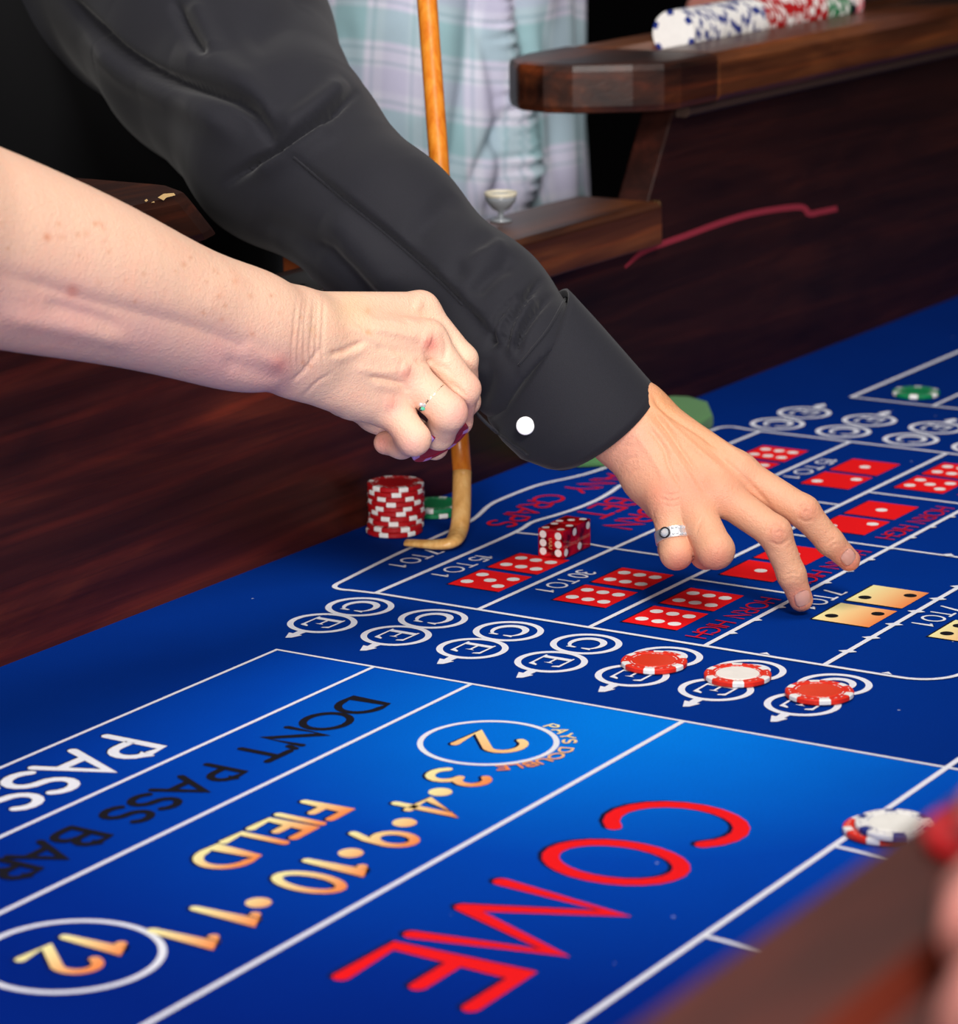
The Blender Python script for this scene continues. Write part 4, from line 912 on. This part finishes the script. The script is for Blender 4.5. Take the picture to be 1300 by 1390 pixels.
# ---- the woman's bare arm
lady = empty('person', (0.80, 1.52, ROOM_FLOOR), 'person with a pale bare arm, fist with a thin ring closed over a chip', 'person')
wI = [(570, 422, 1.885), (628, 488, 1.885), (634, 545, 1.905), (610, 580, 1.905)]
wM = [(580, 462, 1.862), (630, 528, 1.866), (622, 572, 1.888), (600, 590, 1.892)]
wR = [(550, 507, 1.850), (609, 560, 1.848), (596, 590, 1.868), (570, 590, 1.885)]
wL = [(527, 546, 1.850), (562, 596, 1.842), (545, 604, 1.860), (523, 601, 1.868)]
wT = [(470, 530, 1.875), (510, 560, 1.905), (560, 590, 1.910), (590, 606, 1.905)]
FW_ = [(px(wI), [.0110, .0090, .0078, .0066]), (px(wM), [.0112, .0096, .0082, .0068]), (px(wR), [.0116, .0108, .0090, .0068]), (px(wL), [.0114, .0096, .0080, .0072])]
WT = (px(wT), [.0135, .0120, .0105, .0085])
LW = px([(404, 430, 1.815), (404, 448, 1.805), (404, 474, 1.803), (406, 504, 1.812)])
LA = [(398, 466, 1.81, 69), (350, 452, 1.79, 71), (270, 430, 1.755, 78), (128, 380, 1.69, 101), (-20, 336, 1.63, 122), (-170, 290, 1.56, 134)]
LA = [(390, 462, 1.807, 69)]+[tuple(q) for q in curve([np.array(a, float) for a in LA[1:]], 5)]
LAp = px([a[:3] for a in LA]); LAr = [a[3]*a[2]/F_PX for a in LA]
SHD = np.array([0.86, 1.47, 0.66])
def hand_lady(P):
    pal = None
    for (f, r), W, rw in zip(FW_, LW, (.0150, .0165, .0165, .0150)):
        c = cone(P, W, f[0], rw, r[0]*1.06); pal = c if pal is None else smin(pal, c, .011)
    pal = smin(pal, chain(P, px([(425, 510, 1.822), (480, 535, 1.845), (515, 552, 1.852)]), [.0150, .0150, .0110]), .008)
    pal = smin(pal, chain(P, LAp, LAr, .012), .014)
    pal = smin(pal, cone(P, LAp[-1], SHD, LAr[-1]*.95, .062), .03)
    pal = smin(pal, chain(P, [LW[1]]+[WT[0][0]], [.018, .016]), .01)
    f = None
    for p, r in FW_+[WT]:
        c = chain(P, p, r, .0035); f = c if f is None else smin(f, c, .0010)
    return smin(pal, f, .006)
st_lady = [([(404+i*7+dx, 404-i), (400+i*7.5+dx, 440), (397+i*8, 475), (398+i*8.5, 508-i*2)], 1.7, -.0007) for i, dx in enumerate((0, 1, -1, 2, 0, 1))]
st_lady += [([(396, 520), (418, 498), (436, 470)], 3, -.0010), ([(410, 540), (430, 520), (452, 506)], 2.5, -.0007),
 ([(446, 482), (468, 475), (484, 468), (496, 463)], 2.8, -.0016), ([(450, 490), (475, 483), (500, 470)], 5, .0008), ([(500, 512), (525, 516), (552, 522)], 2.8, -.0020), ([(505, 522), (530, 526), (550, 530)], 6, .0010), ([(480, 500), (520, 505), (545, 503)], 5, .0009),
 ([(572, 460), (584, 464)], 11, .0022), ([(543, 500), (556, 504)], 9, .0018), ([(520, 546), (534, 548)], 10, .0012), ([(562, 412), (574, 416)], 10, .0010),
 ([(565, 485), (572, 492), (590, 490)], 4, -.0014), ([(540, 525), (556, 530)], 4, -.0012), ([(500, 445), (540, 452), (570, 460)], 5, .0012), ([(470, 440), (520, 470), (548, 498)], 5, .0011), ([(500, 425), (540, 430), (560, 440)], 5, -.0009), ([(510, 470), (545, 480)], 5, -.0008),
 ([(590, 495), (606, 500), (612, 508)], 2.5, -.0008), ([(634, 492), (642, 500), (650, 508)], 2, -.0012), ([(600, 450), (606, 470), (602, 490)], 4, -.0010), ([(608, 520), (622, 528), (632, 538)], 3, -.0010),
 ([(-10, 372), (60, 393), (120, 412), (190, 430), (260, 448), (330, 474), (372, 494), (396, 496)], 30, -.0030, 'step', 16), ([(330, 470), (370, 490), (388, 492)], 9, .0014), ([(300, 492), (350, 508), (390, 520)], 12, -.0016), ([(0, 430), (60, 440), (120, 452), (180, 468)], 14, .0020), ([(60, 415), (130, 435), (170, 452)], 10, -.0016),
 ([(330, 372), (300, 400), (280, 430)], 30, .0010)]
random.seed(3)
lsp = [(random.uniform(0, 520), 0, 0, 0, 0) for _ in range(0)]
for k in range(46):
    x = random.uniform(-10, 480); top = 215+x*.46; y = top+random.uniform(.1, .6)*(150 if x > 200 else 220)
    lsp.append((x, y, random.uniform(1.5, 4), (208, 140, 104), random.uniform(.25, .6)))
lady_spots = [(100, 430, 60, (226, 168, 164), .55), (0, 420, 70, (224, 166, 160), .5), (200, 455, 55, (226, 172, 166), .55), (300, 490, 50, (226, 166, 164), .6), (370, 510, 40, (224, 160, 156), .6), (380, 495, 14, (228, 148, 134), .7), (98, 395, 9, (216, 132, 112), .7), (64, 322, 5, (212, 130, 90), .7),
 (584, 466, 12, (222, 128, 118), .75), (552, 506, 12, (228, 146, 130), .6), (532, 548, 14, (226, 146, 134), .6), (626, 560, 20, (232, 160, 150), .6), (520, 600, 18, (226, 140, 130), .7), (555, 606, 18, (232, 158, 148), .5), (645, 520, 18, (232, 164, 146), .5), (478, 420, 30, (242, 200, 158), .5), (500, 451, 4, (214, 158, 110), .6), (499, 422, 4, (212, 160, 116), .5), (424, 448, 5, (220, 170, 128), .5)]+lsp
allp = [p for f, _ in FW_+[WT] for p in f]+LW+LAp+[SHD]
lb, Vl, Nl = body_mesh('body', hand_lady, allp, .075, .0014, st_lady, (236, 192, 166), lady_spots, lady)
rg, M = ring_on('ring', FW_[2][0][0], FW_[2][0][1], .62, .0103, .0016, .0008, M_GOLDM, lady)
for k, (a, z, m_) in enumerate(((-.62, 0, M_GEM), (-.85, .0008, M_GEMG), (-.74, -.0016, M_GEM), (-1.02, 0, M_DARKM))):
    bm = bmesh.new(); lathe(bm, [(0, .0014), (.0008, .0012), (.0014, .0004), (.0014, -.0004)], 10, M @ Matrix.Rotation(-a, 4, 'Z') @ Matrix.Translation((.0112, 0, z)) @ Matrix.Rotation(math.pi/2, 4, 'Y')); bmo('stone', bm, m_, rg)
# her top, beyond the frame
def top_fn(P):
    d = chain(P, [SHD+np.array([-.10, .10, -.62]), SHD+np.array([-.12, .08, -.3]), SHD+np.array([-.14, .06, -.05])], [.15, .15, .14], .03)
    d = smin(d, cone(P, SHD+np.array([.02, -.01, .0]), SHD+np.array([-.30, .1, .0]), .078, .085), .03)
    d = smin(d, cone(P, SHD, SHD+(LAp[-1]-SHD)*.3, .078, .075), .02)
    return np.maximum(d, -(P[:, 2]-(-.03)))
A_ = np.array([SHD+np.array([-.30, .1, .1]), SHD+np.array([.05, -.1, -.72])]); V_, F_, n_ = sdf_mesh(top_fn, A_.min(0)-.18, A_.max(0)+.18, .008)
link('top', npmesh('top', V_, F_), cloth('plum_knit', (70, 40, 60)), lady, True)
bm = bmesh.new()
for sx in (-.19, -.01): tube(bm, [(SHD[0]+sx, SHD[1]+.1, ROOM_FLOOR+.02), (SHD[0]+sx, SHD[1]+.1, -.40), (SHD[0]-.1+(sx+.1)*.8, SHD[1]+.1, -.0)], [(.075, .07), (.09, .085), (.12, .12)], 20, up=(1, 0, 0))
bmo('trousers', bm, M_JEANS, lady, True)
# the chip in her fingers
ax_ = Vector(RT*0.50+UP*-0.80+FW*-0.25).normalized(); cc = Vector(at(597, 600, 1.874))
chip('magenta', cc-ax_*CT*.5, 'dark magenta chip with lilac spots held in the fist of the bare arm', .6, None, False, ax_.to_track_quat('Z', 'Y').to_matrix().to_4x4())

# ---- the person in the checked shirt behind the low wall
gc = np.array(aty(566, 150, 1.60)); guest = empty('person', (float(gc[0]), 1.60, ROOM_FLOOR), 'person in a pale checked shirt standing behind the low wooden ledge', 'person')
def plaid():
    m = mat('plaid_cotton', (206, 208, 226), 0.85, 0.15); t = NT(m)
    uv = t.n('ShaderNodeUVMap'); sp = t.n('ShaderNodeSeparateXYZ'); t.l(uv.outputs[0], sp.inputs[0])
    def band(x, per, c, hw, soft):
        f = t.math('FRACT', t.math('ADD', t.math('DIVIDE', x, per), 10.5-c/per)); d = t.math('MULTIPLY', t.math('ABSOLUTE', t.math('SUBTRACT', f, 0.5)), per)
        return t.math('SUBTRACT', 1.0, t.math('DIVIDE', t.math('SUBTRACT', d, hw), soft), True)
    c = s2l((214, 214, 230)); col = None
    cur = t.mix(0.0, c, c)
    for x in (sp.outputs[0], sp.outputs[1]):
        cur = t.mix(t.math('MULTIPLY', band(x, .088, .0, .0135, .002), .5), cur, s2l((120, 176, 180)))
        cur = t.mix(t.math('MULTIPLY', band(x, .088, .040, .009, .003), .35), cur, s2l((176, 172, 206)))
        for o_ in (-.021, .021, .055): cur = t.mix(t.math('MULTIPLY', band(x, .088, o_, 0.0006, .0012), .38), cur, s2l((92, 140, 158)))
    nz = t.noise(t.coord('Object'), 700, 2); cur = t.mix(.3, cur, t.ramp(nz, [(.3, (.85, .85, .85)), (.7, (1.1, 1.1, 1.1))]), 'MULTIPLY')
    t.l(cur, t.b.inputs['Base Color']); t.bump(nz, .2, .0005); return m
nz_, nt_ = 150, 260; Vg = []; UVg = []
for i in range(nz_+1):
    z = -.06+.70*i/nz_; rx = np.interp(z, [-.06, .1, .3, .5, .64], [.214, .206, .197, .214, .18]); ry = np.interp(z, [-.06, .1, .3, .5, .64], [.144, .141, .137, .14, .12])
    for k in range(nt_):
        a = 2*math.pi*k/nt_; Vg.append((gc[0]+rx*math.cos(a), 1.60+ry*math.sin(a), z))
Vg = np.array(Vg); Ng = np.stack([(Vg[:, 0]-gc[0])/.18**2, (Vg[:, 1]-1.60)/.13**2, np.zeros(len(Vg))], -1); Ng /= np.linalg.norm(Ng, axis=1, keepdims=True)
uvp, _ = proj(Vg); ang = np.arctan2((Vg[:, 1]-1.60)/.13, (Vg[:, 0]-gc[0])/.18)
Vg = Vg+Ng*(.004*np.sin(ang*9+Vg[:, 2]*6)+.003*np.sin(ang*17-Vg[:, 2]*11))[:, None]
pl = curve([(668, -60), (676, 0), (688, 60), (700, 130), (706, 190), (712, 240), (690, 290)], 8)
dd, sg, par = poly_dist(uvp, pl)
facing = np.clip(Ng@(-FW)*2, 0, 1)
Vg = Vg+Ng*(facing*(.013*np.exp(-(dd/18)**2)+np.exp(-(dd/20)**2)*.0046*np.sin(uvp[:, 1]*.36+uvp[:, 0]*.14+1.5*np.sin(uvp[:, 1]*.07))-.007*np.exp(-((dd-30)/9)**2)))[:, None]
Vg = relief(Vg, Ng, [([(640, -20), (635, 90), (620, 180), (612, 260)], 12, -.006), ([(610, 0), (606, 120), (600, 230)], 16, .004), ([(690, 150), (665, 200), (640, 260)], 8, -.008), ([(740, 0), (748, 130), (752, 240)], 12, -.005), ([(725, 60), (730, 160), (740, 260)], 14, .005), ([(470, 20), (480, 120), (500, 180)], 14, -.004), ([(530, 0), (545, 120), (560, 200)], 18, .004)])
Fg = [(i*nt_+k, i*nt_+(k+1) % nt_, (i+1)*nt_+(k+1) % nt_, (i+1)*nt_+k) for i in range(nz_) for k in range(nt_)]
Vc = np.concatenate([Vg, [[gc[0], 1.60, .70], [gc[0], 1.60, -.06]]]); Fc = Fg+[(nz_*nt_+k, nz_*nt_+(k+1) % nt_, len(Vg)) for k in range(nt_)]+[((k+1) % nt_, k, len(Vg)+1) for k in range(nt_)]
me = pyd('shirt', Vc, Fc); ul = me.uv_layers.new(name='UVMap')
pu, _ = proj(np.array([[gc[0], 1.60, .2]]))
for l in me.loops:
    v = Vc[l.vertex_index]; a = math.atan2((v[1]-1.60)/.13, (v[0]-gc[0])/.18)
    ul.data[l.index].uv = (a*.155+.335+.010*math.sin(v[2]*9), v[2]+.020*math.cos(a*1.0)-.008*math.sin(a*4))
link('shirt', me, plaid(), guest, True)
bm = bmesh.new()
for sx in (-.095, .095): tube(bm, [(gc[0]+sx, 1.60, ROOM_FLOOR+.02), (gc[0]+sx, 1.60, -.40), (gc[0]+sx*.9, 1.60, -.02)], [(.08, .07), (.09, .085), (.105, .12)], 20, up=(1, 0, 0))
bmo('trousers', bm, M_JEANS, guest, True)

# ---- simple posed hands for the two people at the edges of the frame
def posed_hand(name, parent, origin, xdir, zdir, side, curls, sc, armlen, armr, base, spots=(), h=.0022):
    x = Vector(xdir).normalized(); z = Vector(zdir); z = (z-x*z.dot(x)).normalized(); y = z.cross(x)*side
    X, Y, Z = (np.array(v) for v in (x, y, z)); O = np.array(origin)
    T = lambda p: O+(X*p[0]+Y*p[1]+Z*p[2])*sc
    mc = [(.090, .026, 0), (.094, .006, .003), (.088, -.014, 0), (.080, -.032, -.004)]; ln = [(.044, .025, .019), (.048, .028, .019), (.044, .027, .019), (.034, .020, .017)]; rr = [(.0108, .0094, .0082, .007), (.0110, .0096, .0083, .0071), (.0105, .0092, .0080, .0068), (.0095, .0082, .0072, .0062)]
    fing = []
    for m_, l_, r_, cu in zip(mc, ln, rr, curls):
        p = np.array(m_, float); P_ = [T(p)]; a = 0.0
        for L_, c_ in zip(l_, cu):
            a += c_; p = p+np.array([math.cos(a)*L_, (m_[1]-.006)*.10*L_/.04*0.4, -math.sin(a)*L_]); P_.append(T(p))
        fing.append((P_, [q*sc for q in r_]))
    th = ([T(p) for p in ((.02, .022, -.01), (.05, .046, -.022), (.078, .052, -.036), (.100, .046, -.046))], [q*sc for q in (.015, .0125, .0105, .0085)])
    wr = [T((0, .012, 0)), T((0, .004, 0)), T((0, -.006, 0)), T((0, -.016, 0))]
    def fn(P):
        pal = None
        for (f, r), W in zip(fing, wr):
            c = cone(P, W, f[0], .016*sc, r[0]*1.05); pal = c if pal is None else smin(pal, c, .010)
        pal = smin(pal, cone(P, T((0, 0, 0)), T((-armlen, 0, 0)), .025*sc, armr*sc), .015)
        f_ = None
        for p, r in fing+[th]:
            c = chain(P, p, r, .0035); f_ = c if f_ is None else smin(f_, c, .001)
        return smin(pal, f_, .006)
    pts = [q for f, _ in fing+[th] for q in f]+[T((-armlen, 0, 0))]
    b, V, n = body_mesh('body', fn, pts, .06, h, [], base, list(spots), parent)
    return fing, V
near = empty('person', (0.75, -0.02, ROOM_FLOOR), 'blurred person at the near rail, hand resting over a red chip', 'person')
nF = [(px([(1385, 1190, .690), (1392, 1120, .712), (1368, 1098, .728), (1340, 1100, .739)]), [.0095, .0085, .0078, .0070]), (px([(1450, 1200, .690), (1462, 1120, .710), (1430, 1092, .728), (1398, 1092, .742)]), [.0098, .0088, .0078, .0070]),
      (px([(1510, 1220, .685), (1530, 1140, .705), (1500, 1102, .722), (1470, 1098, .735)]), [.0095, .0085, .0075, .0068]), (px([(1560, 1260, .675), (1590, 1180, .695), (1566, 1130, .712), (1540, 1118, .725)]), [.0085, .0076, .0068, .0060])]
nT = (px([(1405, 1330, .650), (1354, 1262, .668), (1340, 1228, .690), (1352, 1198, .703)]), [.0150, .0120, .0098, .0072])
nW = px([(1415, 1400, .628), (1450, 1400, .625), (1490, 1410, .622), (1530, 1420, .62)]); nA = px([(1440, 1420, .622), (1560, 1700, .545)])
def near_fn(P):
    pal = None
    for (f, r), W in zip(nF, nW):
        c = cone(P, W, f[0], .015, r[0]*1.05); pal = c if pal is None else smin(pal, c, .01)
    pal = smin(pal, chain(P, nA, [.024, .034]), .015)
    f_ = None
    for p, r in nF+[nT]:
        c = chain(P, p, r, .0035); f_ = c if f_ is None else smin(f_, c, .001)
    return smin(pal, f_, .007)
body_mesh('body', near_fn, [q for f, _ in nF+[nT] for q in f]+nW+nA, .05, .002, [], (226, 150, 140), [], near)
rc_ = atz(1363, 1126, .2745)
chip('plain', (rc_[0], rc_[1], .2712), 'blurred dark red chip lying on the near rail under a fingertip', .3, None, False)
far = empty('person', (2.75, 1.62, ROOM_FLOOR), 'blurred person beyond the far rail, bare hand above the row of chips', 'person')
posed_hand('body', far, at(1170, -58, 2.86), RT*-.98+UP*-.04+FW*.1, UP*.8-FW*.6, 1, [(.35, .4, .3), (.4, .5, .3), (.45, .6, .4), (.5, .7, .4)], 1.0, .22, .042, (170, 112, 100), [], .004)
for who, c_, m_ in ():
    bm = bmesh.new()
    for sx in (-.09, .09): tube(bm, [(c_[0]+sx, c_[1], ROOM_FLOOR+.02), (c_[0]+sx, c_[1], -.40), (c_[0]+sx*.9, c_[1], -.0)], [(.08, .07), (.09, .085), (.105, .11)], 16, up=(1, 0, 0))
    bmo('trousers', bm, m_, who, True)
